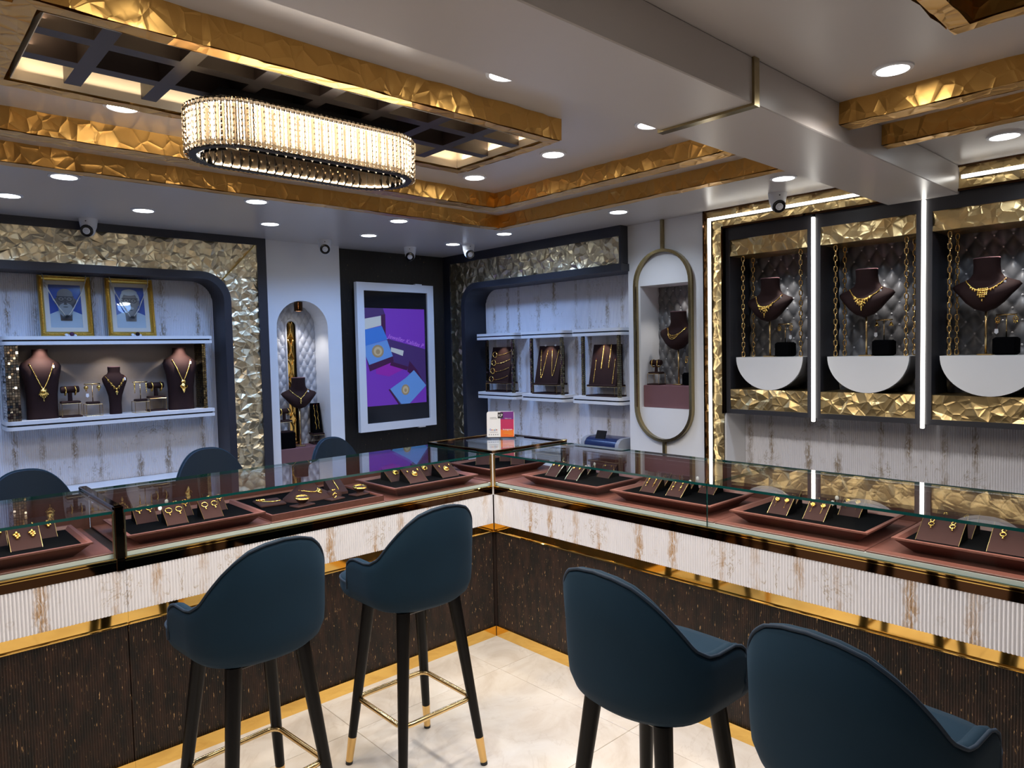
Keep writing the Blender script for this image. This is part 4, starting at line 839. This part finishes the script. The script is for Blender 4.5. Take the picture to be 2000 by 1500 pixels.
for k, y in enumerate((-1.1395, -1.7045)):
    t = thing('light_bar', f'upright white LED bar between the {ORD[k]} and {ORD[k+1]} wall cabinets', 'lamp', (1.452, y, 1.15)); obj('diffuser', MB().bbox(-.008, .008, -.0085, .0085, 0, 1.162, .002), 'led', t)
# ---------------------------------------------------------------- counters
FL = lambda a, d, z: (a, d, z)
FR = lambda a, d, z: (d, a, z)
def cbox(mb, F, a0, a1, d0, d1, z0, z1, b=0):
    p, q = F(a0, d0, z0), F(a1, d1, z1); (mb.bbox(p[0], q[0], p[1], q[1], p[2], q[2], b) if b else mb.box(p[0], q[0], p[1], q[1], p[2], q[2])); return mb
GT, GB = 1.0195, 1.030
def pane(root, name, F, a0, a1, d0, d1, z0, z1, big):
    """glass sheet with green cut edges; big = index of the thin axis"""
    p, q = F(a0, d0, z0), F(a1, d1, z1); x0, x1 = sorted((p[0], q[0])); y0, y1 = sorted((p[1], q[1])); mb = MB().box(x0, x1, y0, y1, z0, z1)
    thin = big if big == 2 else [i for i in (0, 1) if abs(p[i]-q[i]) == min(abs(p[0]-q[0]), abs(p[1]-q[1]))][0]
    ax = [2, 2, 1, 0, 1, 0]; mb.mi = [0 if ax[i] == thin else 1 for i in range(6)]
    return obj(name, mb, ['glass' if big == 2 else 'fglass', 'edge'], root)
def counter(label, F, a0, a1, mk, depth=.58, boards=(), panes=(), lead=0, tail=0, flip=False):
    t = thing('display_counter', label, 'counter', (0, 0, 0)); L = a1-a0
    obj('body', cbox(MB(), F, a0, a1, .014, depth-.004, .02, .8612), 'dusk', t)
    obj('fluted_marble_panel', flutes(MB(), L, .0115, .006, lambda u, v, h: F(a0+u, -h, v), .64, .803), mk, t, True)
    obj('ribbed_panel', flutes(MB(), L, .0085, .005, lambda u, v, h: F(a0+u, .012-h*1.4, v), .056, .594, 4), 'rib', t, True)
    obj('plinth_strip', cbox(MB(), F, a0, a1, -.004, .02, 0, .058), 'mirror', t)
    mb = cbox(MB(), F, a0, a1, -.003, .014, .598, .640); obj('gold_ledge', mb, 'mirror', t)
    mb = cbox(MB(), F, a0, a1, -.012, .014, .590, .599, .003); obj('gold_bead', mb, 'mirror', t)
    obj('mirror_band', cbox(MB(), F, a0, a1, -.006, .014, .803, .845), 'copper', t)  # dark tone stands in for the dark reflection in this gold mirror band
    mb = cbox(MB(), F, a0, a1, -.010, .014, .844, .850, .0015); cbox(mb, F, a0, a1, -.009, .0, .836, .839); obj('gold_bead', mb, 'mirror', t)
    obj('edge_strip', cbox(MB(), F, a0, a1, .0095, .03, .8505, .8655), 'strip', t)
    for b0, b1 in boards: obj('deck_board', cbox(MB(), F, b0+.0015, b1-.0015, .011, depth-.03, .8658, .872, .002), 'walnut', t)
    for p0, p1 in panes: pane(t, 'front_glass', F, p0, p1, .000, .007, .851, GT, 0); pane(t, 'top_glass', F, p0, p1, .0, depth, GT, GB, 2)
    obj('rear_door', cbox(MB(), F, a0+.002, a1-.002, depth-.026, depth-.018, .85, 1.018), 'walnutd', t)
    mb = cbox(MB(), F, a0+.002, a1-.002, depth-.03, depth-.012, .845, .852); obj('rear_rail', mb, 'antique', t)
    return t
cl1 = counter('glass jewellery counter with marble front along the left wall, nearest the entrance', FL, -3.6, -1.8455, 'mx', boards=[(-3.56, -3.0), (-3.0, -2.44), (-2.44, -1.879)], panes=[(-3.59, -1.878)])
cl2 = counter('glass jewellery counter with marble front between brass post and corner post', FL, -1.845, -.007, 'mx', boards=[(-1.843, -1.268), (-1.268, -.69), (-.69, -.02)], panes=[(-1.843, -.014)])
mb = cbox(MB(), FL, -1.877, -1.845, -.010, .02, .80, 1.046, .003); cbox(mb, FL, -1.877, -1.845, -.010, .585, 1.030, 1.046, .003); cbox(mb, FL, -1.877, -1.845, .56, .585, .845, 1.03)
obj('brass_post', mb, 'copper', cl2); mb = cbox(MB(), FL, -1.882, -1.877, -.004, .55, 1.020, 1.0295); cbox(mb, FL, -1.884, -1.878, -.006, .004, .85, 1.02); cbox(mb, FL, -1.844, -1.839, -.006, .004, .85, 1.02); obj('post_bead', mb, 'brass', cl2)
cr = counter('long glass jewellery counter with marble front along the right wall', FR, -3.4, -.007, 'my', boards=[(-.76, -.02), (-1.372, -.76), (-1.968, -1.372), (-2.56, -1.968), (-3.2, -2.56)], panes=[(-1.345, -.014), (-2.75, -1.347), (-3.39, -2.752)])
# corner case
t = thing('corner_case', 'square glass corner case with brass-framed lid carrying the sign', 'counter', (0, 0, 0))
mb = MB().box(.014, .576, .014, .576, .02, .846); mb.box(-.004, .014, -.004, .014, 0, .8); obj('body', mb, 'dusk', t)
mb = MB().bbox(.0, .575, .0, .575, .8475, .872, .003); obj('deck_board', mb, 'walnut', t)
mb = MB().bbox(-.012, .004, -.012, .004, .80, 1.032, .002); po_ = obj('corner_post', mb, 'whitepl', t)
mb = MB(); mb.bbox(-.022, -.012, -.008, .0, .85, 1.028, .001); mb.bbox(-.008, 0, -.022, -.012, .85, 1.028, .001); obj('post_bead', mb, 'brass', po_)
for a, b in ((.565, 0), (0, .565), (.565, .565)): obj('post', MB().bbox(a, a+.018, b, b+.018, .872, 1.03, .002), 'antique', t)
F = lambda u, v, d: (u, v, d); mb = MB().band([(-.012, -.012), (.592, -.012), (.592, .592), (-.012, .592)], [(.012, .012), (.566, .012), (.566, .566), (.012, .566)], F, 1.030, 1.043, closed=True); obj('lid_frame', mb, 'copper', t)
mb = MB().band([(-.010, -.010), (.590, -.010), (.590, .590), (-.010, .590)], [(-.006, -.006), (.586, -.006), (.586, .586), (-.006, .586)], F, 1.0425, 1.0445, closed=True); obj('lid_bead', mb, 'brass', t)
mb = MB().box(.010, .568, .010, .568, 1.032, 1.040); mb.mi = [0, 0, 1, 1, 1, 1]; obj('lid_glass', mb, ['glass', 'edge'], t)
mb = MB(); mb.lathe([(.0, .003), (.02, .003), (.022, 0), (.0, 0)], (.575, -.004, 1.0445), 14); obj('lid_screw', mb, 'brass', t)
# unseen fill lights, added under the counter tops to brighten the trays
for a0, a1 in ((-1.83, -.05), (-3.0, -1.9)): lamp('AREA', 'case_fill', ((a0+a1)/2, .03, 1.018), 1.6*(a1-a0), (1, .86, .74), a1-a0, (radians(18), 0, 0), sy=.012)
lamp('AREA', 'case_fill', (.03, -1.5, 1.018), 4.6, (1, .86, .74), .012, (0, radians(-18), 0), sy=2.9)
lamp('AREA', 'case_fill', (.1, .1, 1.018), .4, (1, .86, .74), .15)
# ---------------------------------------------------------------- trays
def tray(label, loc, rz, w=.54, d=.385, h=.052, ins_=.055, base=True):
    t = thing('display_tray', label, 'tray', loc, rz); a, b = w/2, d/2; r = .014
    q = lambda i, z, k=0: [(-a+i+k, -b+i+k, z), (a-i-k, -b+i+k, z), (a-i-k, b-i-k, z), (-a+i+k, b-i-k, z)]
    obj('rim', MB().loft([q(ins_, 0), q(ins_*.15, h-.009), q(0, h-.006), q(0, h), q(r, h), q(r+.012, h-.012)], caps=False), 'walnut', t)
    obj('base', MB().loft([q(ins_, 0), q(ins_, .006)]), 'walnutd', t)
    obj('felt_liner', MB().loft([q(r+.010, h-.013), q(r+.012, h-.011)]), 'felt', t)
    return t
DZ = .872; TF = DZ+.052-.011
RT = [(-.445, 'first'), (-1.063, 'second'), (-1.692, 'third'), (-2.31, 'fourth'), (-2.93, 'fifth')]
for y, o in RT: tray(f'rosewood tray lined in black felt, {o} from the corner post on the right counter', (.24, y, DZ), R90)
tray('rosewood tray lined in black felt, beyond the brass post on the left counter', (-2.215, .205, DZ), 0)
tray('rosewood tray of hoop earrings, beside the brass post on the left counter', (-1.56, .205, DZ), 0)
tray('rosewood tray of pendants, next to the corner post on the left counter', (-.365, .205, DZ), 0)
tray('rosewood tray inside the glass corner case', (.27, .25, DZ), radians(0), .46, .40)
ft = thing('flat_tray', 'flat rosewood tray of necklace and bangle stands on the left counter', 'tray', (-.975, .27, DZ)); mb = MB(); q = lambda i, z: [(-.285+i, -.245+i, z), (.285-i, -.245+i, z), (.285-i, .245-i, z), (-.285+i, .245-i, z)]
obj('rim', MB().loft([q(0, 0), q(0, .028), q(.008, .028), q(.010, .020)], caps=False), 'walnut', ft); obj('base', MB().loft([q(.002, 0), q(.002, .004)]), 'walnutd', ft); obj('felt_liner', MB().loft([q(.008, .018), q(.010, .020)]), 'felt', ft)
def wedge(label, loc, rz, w=.08, d=.082, h=.072):
    t = thing('earring_wedge', label, 'jewellery stand', loc, rz); a = w/2
    obj('plate', MB().loft([[(-a, 0, .001), (a, 0, .001), (a, .004, -.001+.002), (-a, .004, .001)], [(-a, d, h), (a, d, h), (a, d+.003, h-.003), (-a, d+.003, h-.003)]]), 'suede', t)
    for s in (-1, 1):
        obj('metal_edge', MB().loft([[(s*a, -.001, .0), (s*(a+.0015), -.001, .0), (s*(a+.0015), .004, .0), (s*a, .004, 0)], [(s*a, d-.001, h+.001), (s*(a+.0015), d-.001, h+.001), (s*(a+.0015), d+.003, h-.002), (s*a, d+.003, h-.002)]]), 'brass', t)
    obj('support', MB().loft([[(-a+.002, .004, .0), (-a+.002, d+.012, 0), (-a+.002, d+.001, h-.003)], [(a-.002, .004, .0), (a-.002, d+.012, 0), (a-.002, d+.001, h-.003)]]), 'felt', t)
    return lambda x, s: Vector((x, d*s-.003, h*s+.003))
def stud(label, loc, rz, p, kind, s=1.0, d=.082, h=.072):
    t = thing('earring' if kind != 'medal' else 'pendant', label, 'earring' if kind != 'medal' else 'pendant', loc, rz); mb = MB(); e = Vector((0, -d, -h)).normalized()
    X = Vector((1, 0, 0)); nrm = Vector((0, -h, d)).normalized()
    at = lambda u, v: p+X*u+e*v+nrm*.003
    ring = lambda r, v, w: mb.tube([at(r*sin(a), v+r*cos(a)) for a in [2*pi*k/14 for k in range(14)]], w, 5, True)
    if kind == 'hoop': ring(.0125*s, .004, .0018*s); mb.ball(at(0, .020*s), .0032*s, 6, 4); mb.ball(at(0, .027*s), .0036*s, 6, 4)
    elif kind == 'stud': mb.ball(at(0, 0), .0058*s, 8, 5); mb.ball(at(0, .006), .003*s, 6, 4)
    elif kind == 'long':
        for k in range(6): mb.ball(at(0, k*.0085*s), (.0048 if k in (0, 3) else .0026)*s, 6, 4)
    elif kind == 'flower':
        for k in range(6): mb.ball(at(.0062*s*cos(k*pi/3), .006+.0062*s*sin(k*pi/3)), .0042*s, 6, 4)
        mb.ball(at(0, .006), .004*s, 6, 4)
        for k in range(6): mb.ball(at(0, .016*s+k*.005*s), .0016*s, 5, 3)
    elif kind == 'leaf':
        for u, v in ((0, 0), (-.006, .006), (.005, .007), (-.002, .013), (.006, .015), (.001, .021)): mb.ball(at(u*s, v*s), .0052*s, 6, 4)
    elif kind == 'cluster':
        ring(.006*s, .0, .0018*s); ring(.008*s, .016*s, .002*s)
        for v in (.008, .024, .032): mb.ball(at(.002*s, v*s), .0036*s, 6, 4)
    elif kind == 'medal':
        mb.ball(at(0, .004), .015*s, 14, 5, 1, .45, .8); ring(.016*s, .004, .003*s); mb.ball(at(0, -.014), .005*s, 6, 4)
    o = obj({'hoop': 'hoop', 'medal': 'disc'}.get(kind, 'ornament'), mb, 'gold', t, True)
    return t
def tagleaf(label, loc, rz, p): t = thing('price_tag', label, 'tag', loc, rz); obj('card', MB().ball(p, .009, 8, 5, .9, .35, 1.1), 'white', t, True)
PL = ('nearer', 'farther')
def wedges(spec, rz, tname, kind, front, sc=1.0, kw={}):
    for (x, y, nm) in spec:
        loc = (x, y, TF); a = f'{nm} of the {tname}'
        at = wedge(f'brown suede earring wedge, {a}', loc, rz, **kw); w = kw.get('w', .08)
        for s in (-1, 1):
            fl_ = (s < 0) == front
            stud(f'gold {kind} earring {PL[0] if fl_ else PL[1]} the corner, wedge {nm} of {tname}', loc, rz, at(s*w*.25, .70), kind, sc, kw.get('d', .082), kw.get('h', .072))
        if nm.startswith('front middle') or nm.startswith('back middle'): tagleaf(f'white tag beside the wedge {nm} of {tname}', loc, rz, at(w*.5+.008 if rz else -w*.5-.008, .85))
xF, xB_ = .155, .252
wedges([(xF, -.293, 'front corner-side'), (xF, -.442, 'front middle'), (xB_, -.272, 'back corner-side'), (xB_, -.418, 'back middle'), (.305, -.53, 'back end')], R90, 'first right tray', 'stud', True)
wedges([(xF, -.928, 'front corner-side'), (xF, -1.075, 'front middle'), (xB_, -.908, 'back corner-side'), (xB_, -1.052, 'back middle'), (.302, -1.152, 'back end')], R90, 'second right tray', 'long', True)
wedges([(xF-.01, -1.577, 'front corner-side'), (xF-.01, -1.724, 'front middle'), (xB_-.01, -1.557, 'back corner-side'), (xB_-.01, -1.70, 'back middle'), (.296, -1.797, 'back end')], R90, 'third right tray', 'flower', True, 1.05)
wedges([(.117, -2.16, 'front corner-side'), (.245, -2.165, 'back corner-side'), (.117, -2.37, 'front middle')], R90, 'fourth right tray', 'cluster', True, 1.0, dict(w=.13, d=.105, h=.078))
wedges([(-1.70, .235, 'back post-side'), (-1.618, .112, 'front middle'), (-1.555, .24, 'back middle'), (-1.473, .114, 'front corner-side'), (-1.41, .24, 'back corner-side')], 0, 'hoop tray', 'hoop', False)
wedges([(-2.132, .13, 'front post-side'), (-2.063, .262, 'back post-side'), (-2.222, .25, 'back middle')], 0, 'tray beyond the brass post', 'leaf', False, 1.15, dict(w=.095))
for (x, y, nm) in ((-.46, .225, 'back far'), (-.415, .112, 'front far'), (-.27, .225, 'back corner'), (-.205, .112, 'front corner')):
    loc = (x, y, TF); at = wedge(f'brown suede pendant wedge, {nm} one in the pendant tray', loc, 0, w=.11, d=.10)
    stud(f'round gold medallion on the {nm} wedge of the pendant tray', loc, 0, at(.0, .52), 'medal', .95, .10); stud(f'small gold stud, far side of the {nm} pendant wedge', loc, 0, at(-.034, .68), 'stud', .9, .10); stud(f'small gold stud, corner side of the {nm} pendant wedge', loc, 0, at(.034, .72), 'stud', .9, .10)
wedges([(.165, .285, 'front far'), (.305, .125, 'front right'), (.345, .27, 'back right')], radians(-45), 'corner case tray', 'stud', True)
# flat tray stands
FZ = DZ+.020
t = thing('necklace_cushion', 'round brown necklace cushion in the middle of the flat tray', 'jewellery stand', (-.955, .29, FZ)); CU = [(.125, .095, 0, 0), (.123, .093, 0, .006), (.10, .075, .01, .020), (.065, .055, .02, .040), (.045, .035, .03, .062), (.043, .033, .03, .072)]
obj('cushion', MB().loft([sell(*c) for c in CU]), 'suede', t, 60); necklace('gold choker with round pendant on the round cushion of the flat tray', CU, (-.955, .29, FZ), radians(20), .058, .046, .034, .003, pend=None, n=24, tagc=False)
stud('gold round pendant on the round cushion of the flat tray', (-.955, .29, FZ), radians(20), Vector((.02, -.05, .034)), 'medal', .8)
def bstand(label, x, y, rz, sc=1):
    t = thing('bangle_cone', label, 'jewellery stand', (x, y, FZ), rz); obj('plate', MB().bbox(-.05, .05, -.032, .032, 0, .007, .002), 'suede', t); obj('cone', MB().lathe([(.018, .006), (.016, .014), (.026, .024), (.031, .034), (.024, .041), (.001, .043)], n=20), 'suede', t, 40)
    b = thing('bangle', label.replace('brown suede bangle cone', 'gold bangle lying on the cone'), 'bangle', (x, y, FZ), rz); obj('hoop', MB().tube([(.032*cos(a), .032*sin(a), .037+.003*sin(a)) for a in [2*pi*k/24 for k in range(24)]], .0042, 6, True), 'gold', b, True); obj('beading', MB().tube([(.032*cos(a), .032*sin(a), .042+.003*sin(a)) for a in [2*pi*k/24 for k in range(24)]], .0016, 5, True), 'gold', b, True)
bstand('brown suede bangle cone in front of the round cushion', -1.06, .14, .2); bstand('brown suede bangle cone at the corner end of the flat tray', -.74, .165, .2)
t = thing('ring_stand', 'small brown ring plate at the front of the flat tray', 'jewellery stand', (-.885, .155, FZ), .2); obj('plate', MB().bbox(-.042, .042, -.028, .028, 0, .007, .002), 'suede', t)
t = thing('ring', 'gold ring standing on the small plate of the flat tray', 'ring', (-.885, .155, FZ+.007), .2); obj('band', MB().tube([(.011*cos(a), 0, .012+.011*sin(a)) for a in [2*pi*k/16 for k in range(16)]], .0022, 5, True), 'gold', t, True); obj('setting', MB().ball((0, 0, .025), .004, 6, 4), 'gold', t, True)
t = thing('bracelet_pad', 'flat brown bracelet pad at the far end of the flat tray', 'jewellery stand', (-1.15, .30, FZ), -.15); obj('pad', MB().bbox(-.06, .06, -.075, .075, 0, .012, .004), 'suede', t)
strand('fine gold bracelet curled on the flat bracelet pad', (-1.15, .30, FZ+.012), -.15, [(-.045+.09*k/20, .02-.05*sin(k/20*2.2), .003) for k in range(21)], .003, True, 'bracelet')
t = thing('brooch', 'gold brooch on the flat bracelet pad', 'brooch', (-1.15, .30, FZ+.012), -.15); q = MB()
for k in range(9): q.ball((-.05+.004*k, .035-.004*(k % 3), .004), .006, 6, 4)
obj('ornament', q, 'gold', t, True)
t = thing('bracelet_ramp', 'brown sloping bracelet ramp at the back of the flat tray', 'jewellery stand', (-.785, .33, FZ), -.25); obj('ramp', MB().loft([[(-.04, -.09, 0), (.04, -.09, 0), (.04, .09, 0), (-.04, .09, 0)], [(-.04, -.088, .012), (.04, -.088, .012), (.04, .085, .055), (-.04, .085, .055)]]), 'suede', t)
strand('gold bracelet laid along the sloping ramp of the flat tray', (-.785, .33, FZ), -.25, [(0, .07-.13*k/18, .055-.035*k/18) for k in range(19)], .0034, True, 'bracelet')
t = thing('earring_pad', 'small round brown pad between cushion and ramp', 'jewellery stand', (-.845, .24, FZ)); obj('pad', MB().lathe([(.001, 0), (.04, 0), (.036, .018), (.03, .024), (.001, .024)], n=20), 'suede', t, 40)
t = thing('earring', 'gold earring lying on the small round pad', 'earring', (-.845, .24, FZ+.024)); obj('ornament', MB().ball((-.006, 0, .003), .007, 7, 5).ball((.006, .004, .003), .005, 6, 4), 'gold', t, True)
# ---------------------------------------------------------------- sign and printer
for nm, c in dict(sg_white=(.86, .85, .83), sg_plum=(.16, .015, .20), sg_rose=(.50, .02, .10), sg_orange=(.85, .16, .02), sg_blue=(.05, .15, .6), sg_red=(.7, .04, .03), sg_yel=(.8, .5, .03), sg_green=(.04, .4, .1), sg_black=(.012, .012, .014), sg_grey=(.2, .2, .2)).items(): M[nm] = mat(nm, c, .35, var=.02)
sg = thing('counter_sign', 'two-tone white and red social media sign standing on the corner case', 'sign', (.405, .385, 1.0446), radians(-45)); sg.scale = (1, 1, 1)
w, h = .087, .165; mb = MB(); rr = [(-w+.012-.012*cos(a), h-.012+.012*sin(a)) for a in (0, pi/4, pi/2)]; P = [(-w, .012), (-w+.004, .004), (-w+.012, 0), (w-.012, 0), (w-.004, .004), (w, .012)]+[(-u, v) for u, v in rr]+[(u, v) for u, v in reversed(rr)]
LN = lambda u, v, d: (u, d+v*.14, v); bd = obj('panel', MB().prism(P, LN, 0, .006), 'sg_white', sg)
obj('foot', MB().bbox(-w-.01, w+.01, -.014, .05, -.0002, .005, .002), 'black', sg)
def sgp(k, pts, lay): mb.cur = k; mb.add([LN(u, v, -.0003-.0003*lay) for u, v in pts], [tuple(range(len(pts)))]); mb.cur = 0
mb = MB(); n = 10
for i in range(n):
    v0, v1 = .002+(h-.004)*i/n, .002+(h-.004)*(i+1)/n; sgp((3, 3, 3, 2, 2, 2, 2, 1, 1, 1)[i], [(0, v0), (w-.003, v0), (w-.003, v1), (0, v1)], 0)
sgp(4, [(-.017, .122), (.017, .122), (.017, h-.006), (-.017, h-.006)], 1)
for i in range(5): sgp(5, ell(-.072+i*.0135, .020, .0036, .0036, 5), 1)
for v, a, b in ((.035, -.070, -.018), (.128, -.066, -.026)): sgp(5, [(a, v-.0009), (b, v-.0009), (b, v+.0009), (a, v+.0009)], 1)
for v, a, b in ((.036, .018, .075), (.027, .018, .075), (.020, .050, .078)): sgp(6, [(a, v-.0008), (b, v-.0008), (b, v+.0008), (a, v+.0008)], 1)
obj('print', mb, ['sg_white', 'sg_plum', 'sg_rose', 'sg_orange', 'sg_black', 'sg_grey', 'sg_yel'], bd)
def stx(s, u, v, size, m): return text(s, bd, LN(u, v, -.0012), size, m, (pi/2-.139, 0, 0))
for s, u, m in (('G', -.0655, 'sg_blue'), ('o', -.0555, 'sg_red'), ('o', -.0465, 'sg_yel'), ('g', -.0375, 'sg_blue'), ('l', -.0310, 'sg_green'), ('e', -.0248, 'sg_red')): stx(s, u, .046, .017, m)
stx('Instagram', .044, .047, .0155, 'sg_white'); stx('KP', 0, .132, .024, 'sg_white'); stx('Review us on', -.044, .118, .008, 'sg_black'); stx('Follow us on', .048, .118, .008, 'sg_white')
pt = thing('label_printer', 'blue and grey printer with upright black panel below the third shelf', 'printer', (1.47, .40, .82), R90)
prof = [(-.10, 0), (-.105, .05), (-.10, .085), (-.075, .112), (-.04, .122), (.09, .122), (.10, .11), (.10, 0)]
obj('case', MB().loft([[(x, y, z) for y, z in prof] for x in (-.135, .155)]), 'blue', pt, 40)
for x0, x1 in ((-.17, -.135), (.155, .185)): obj('end_cheek', MB().loft([[(x, y*1.03, z*1.03) for y, z in prof] for x in (x0, x1)]), 'grey', pt, 40)
obj('tray_slot', MB().bbox(-.12, .14, -.112, -.09, .012, .045, .003), 'black', pt); mb = MB(); mb.loft([[(x, -.075, .10), (x, -.060, .10), (x, -.030, .17), (x, -.042, .172)] for x in (-.06, .025)]); obj('screen_panel', mb, 'gloss', pt)
# ---------------------------------------------------------------- bar stools
def stool_parts():
    t = thing('bar_stool', 'teal velvet bar stool', 'stool', (0, 0, 0), 0, 'teal bar stools at the counters'); NS = 72
    # plan of the shell: arms run forward from a half-round back
    def plan(s):                                       # s in 0..1 from left arm tip round the back to right arm tip
        a0 = .20; k = s
        if k < a0: u = k/a0; return Vector((-.222+.004*(1-u), .10-.14*u)), Vector((-1, 0))
        if k > 1-a0: u = (1-k)/a0; return Vector((.222-.004*(1-u), .10-.14*u)), Vector((1, 0))
        a = pi+pi*(k-a0)/(1-2*a0); p = 2.1; c, n = cos(a), sin(a)
        x = .222*math.copysign(abs(c)**(2/p), c); y = -.04+.178*math.copysign(abs(n)**(2/p), n); nx = math.copysign(abs(c)**(2-2/p), c)/.222; ny = math.copysign(abs(n)**(2-2/p), n)/.178
        return Vector((x, y)), Vector((nx, ny)).normalized()
    def hh(s):
        d = min(s, 1-s)*2                              # 0 arm tip .. 1 centre of the back
        K = ((0, .822), (.05, .836), (.14, .846), (.36, .846), (.45, .852), (.54, .876), (.62, .924), (.70, .970), (.76, 1.0), (.83, 1.028), (.91, 1.044), (1, 1.05))
        for (d0, h0), (d1, h1) in zip(K, K[1:]):
            if d <= d1: return h0+(h1-h0)*(d-d0)/(d1-d0)
        return 1.05
    R = []; RIM = []; PIP = []
    for i in range(NS+1):
        s = i/NS; p, n = plan(s); h = hh(s); f = min(1, min(s, 1-s)/.06); lean = .10*(h-.84)
        out = [(-.135, .672), (-.085, .660), (-.045, .668), (-.018, .690), (-.004, .725), (0, .77)]
        back = max(0, -n.y)
        prof = [(o*(1-.0*f), z) for o, z in out]+[(lean*back*.5, .77+(h-.77)*.5), (lean*back, h-.020), (lean*back-.006, h-.006), (lean*back-.018, h), (lean*back-.032, h-.005), (lean*back-.040, h-.022), (-.046+lean*back*.4, .77+(h-.77)*.4), (-.048, .735), (-.10, .72)]
        R.append([(p.x+n.x*o, p.y+n.y*o, z) for o, z in prof]); PIP.append((p.x+n.x*(lean*back-.004), p.y+n.y*(lean*back-.004), h-.003))
    sh = obj('backrest', MB().loft(R), 'velvet', t, True); sh.data.set_sharp_from_angle(angle=radians(75))
    p0, p1 = R[0], R[-1]
    PIP = [(p0[5][0]+.0, p0[5][1]+.004, .72)]+[(PIP[0][0], PIP[0][1]+.004, .80)]+PIP+[(PIP[-1][0], PIP[-1][1]+.004, .80), (p1[5][0], p1[5][1]+.004, .72)]
    obj('piping', MB().tube(PIP, .0042, 6), 'velvetd', sh, True)
    se = lambda a, b, cy, z, p=4: [(a*math.copysign(abs(cos(2*pi*k/40))**(2/p), cos(2*pi*k/40)), cy+b*math.copysign(abs(sin(2*pi*k/40))**(2/p), sin(2*pi*k/40)), z) for k in range(40)]
    seat = obj('seat', MB().loft([se(.17, .195, .055, .668), se(.19, .214, .055, .675), se(.198, .222, .055, .695), se(.198, .222, .055, .728), se(.19, .214, .055, .742), se(.15, .17, .055, .752), se(.08, .09, .055, .757)]), 'velvet', t, True)
    obj('piping', MB().tube(se(.198, .222, .055, .731), .004, 6, True), 'velvetd', seat, True)
    obj('seat_frame', MB().bbox(-.13, .13, -.13, .13, .648, .67, .006), 'leg', t)
    for sx in (-1, 1):
        for sy in (-1, 1):
            A, B = Vector((sx*.115, sy*.115, .660)), Vector((sx*.187, sy*.187, 0)); at = lambda z: B+(A-B)*(z/.66)
            lg = obj('leg', MB().cone(A, at(.11), .025, .0165, 16), 'leg', t, 40); obj('brass_tip', MB().cone(at(.11), at(.012), .0167, .0135, 16), 'ferr', lg, 40); obj('foot_cap', MB().cone(at(.0125), at(0), .0142, .0135, 16), 'black', lg, 40)
    a, r = .158, .035; P = []
    for cx, cy_, a0 in ((1, 1, 0), (-1, 1, 90), (-1, -1, 180), (1, -1, 270)): P += [(cx*(a-r)+r*cos(radians(a0+b)), cy_*(a-r)+r*sin(radians(a0+b)), .265) for b in (0, 22, 45, 67, 90)]
    fr = obj('footrest', MB().tube(P, .0098, 10, True), 'brass', t, True)
    mb = MB()
    for sx in (-1, 1):
        for sy in (-1, 1): mb.ball((sx*.151, sy*.151, .265), .010, 6, 4)
    obj('footrest_screw', mb, 'brass', fr, True)
    return t
st = stool_parts(); st.location = (-1.032, -.699, 0); st['label'] = 'teal bar stool nearest the inner corner, facing the left counter, all legs in view'
dup(st, (-1.653, -.693, 0), .08, 'teal bar stool facing the left counter, legs cut by the picture bottom')
dup(st, (-.998, -1.803, 0), -1.60, 'teal bar stool facing the right counter, nearer the inner corner')
dup(st, (-.998, -2.350, 0), -1.65, 'large teal bar stool facing the right counter, cut off at the picture corner')
# ---------------------------------------------------------------- staff chairs behind the counter
def chair(label, x, y, rz, channels, top=1.075, hw=.205):
    t = thing('staff_chair', label, 'chair', (x, y, 0), rz, 'navy velvet chairs behind the counter'); R = []; n = 26; PIP = []
    for i in range(n+1):
        u = -1+2*i/n; x_ = hw*u; h = .62+(top-.62)*(max(0, 1-abs(u)**2.6))**.5; yb = .20-.10*u*u
        g = .006*abs(sin(pi*(u+1)*4)) if channels else .004
        zs = [.44, .55, .62+.0*h]+[.62+(h-.62)*k/6 for k in range(1, 7)]
        R.append([(x_, yb-.03-g+.03*(z-.5), z) for z in zs]+[(x_, yb+.02+g+.03*(z-.5), z) for z in reversed(zs)]); PIP.append((x_, yb-.005+.03*(h-.5), h))
    b = obj('backrest', MB().loft(R), 'velvetd', t, True); b.data.set_sharp_from_angle(angle=radians(70))
    obj('piping', MB().tube(PIP[1:-1], .006, 6), 'velvet', b, True)
    obj('seat', MB().loft([sell(.19, .18, 0, .41, 28, 3), sell(.215, .205, 0, .43, 28, 3), sell(.215, .205, 0, .47, 28, 3), sell(.19, .18, 0, .495, 28, 3)]), 'velvetd', t, 50)
    for sx in (-1, 1):
        for sy in (-1, 1): obj('leg', MB().cone((sx*.14, sy*.14, .42), (sx*.2, sy*.19, 0), .016, .011, 10), 'leg', t, 40)
chair('navy velvet chair by the picture edge, beyond the brass post', -1.985, .92, .05, False, 1.073, .225)
chair('plain navy velvet chair behind the hoop earring tray', -1.155, .92, -.05, False, 1.083, .225)
chair('channel-backed navy velvet chair in front of the arched pillar', -.385, .95, -.1, True, 1.062, .19)
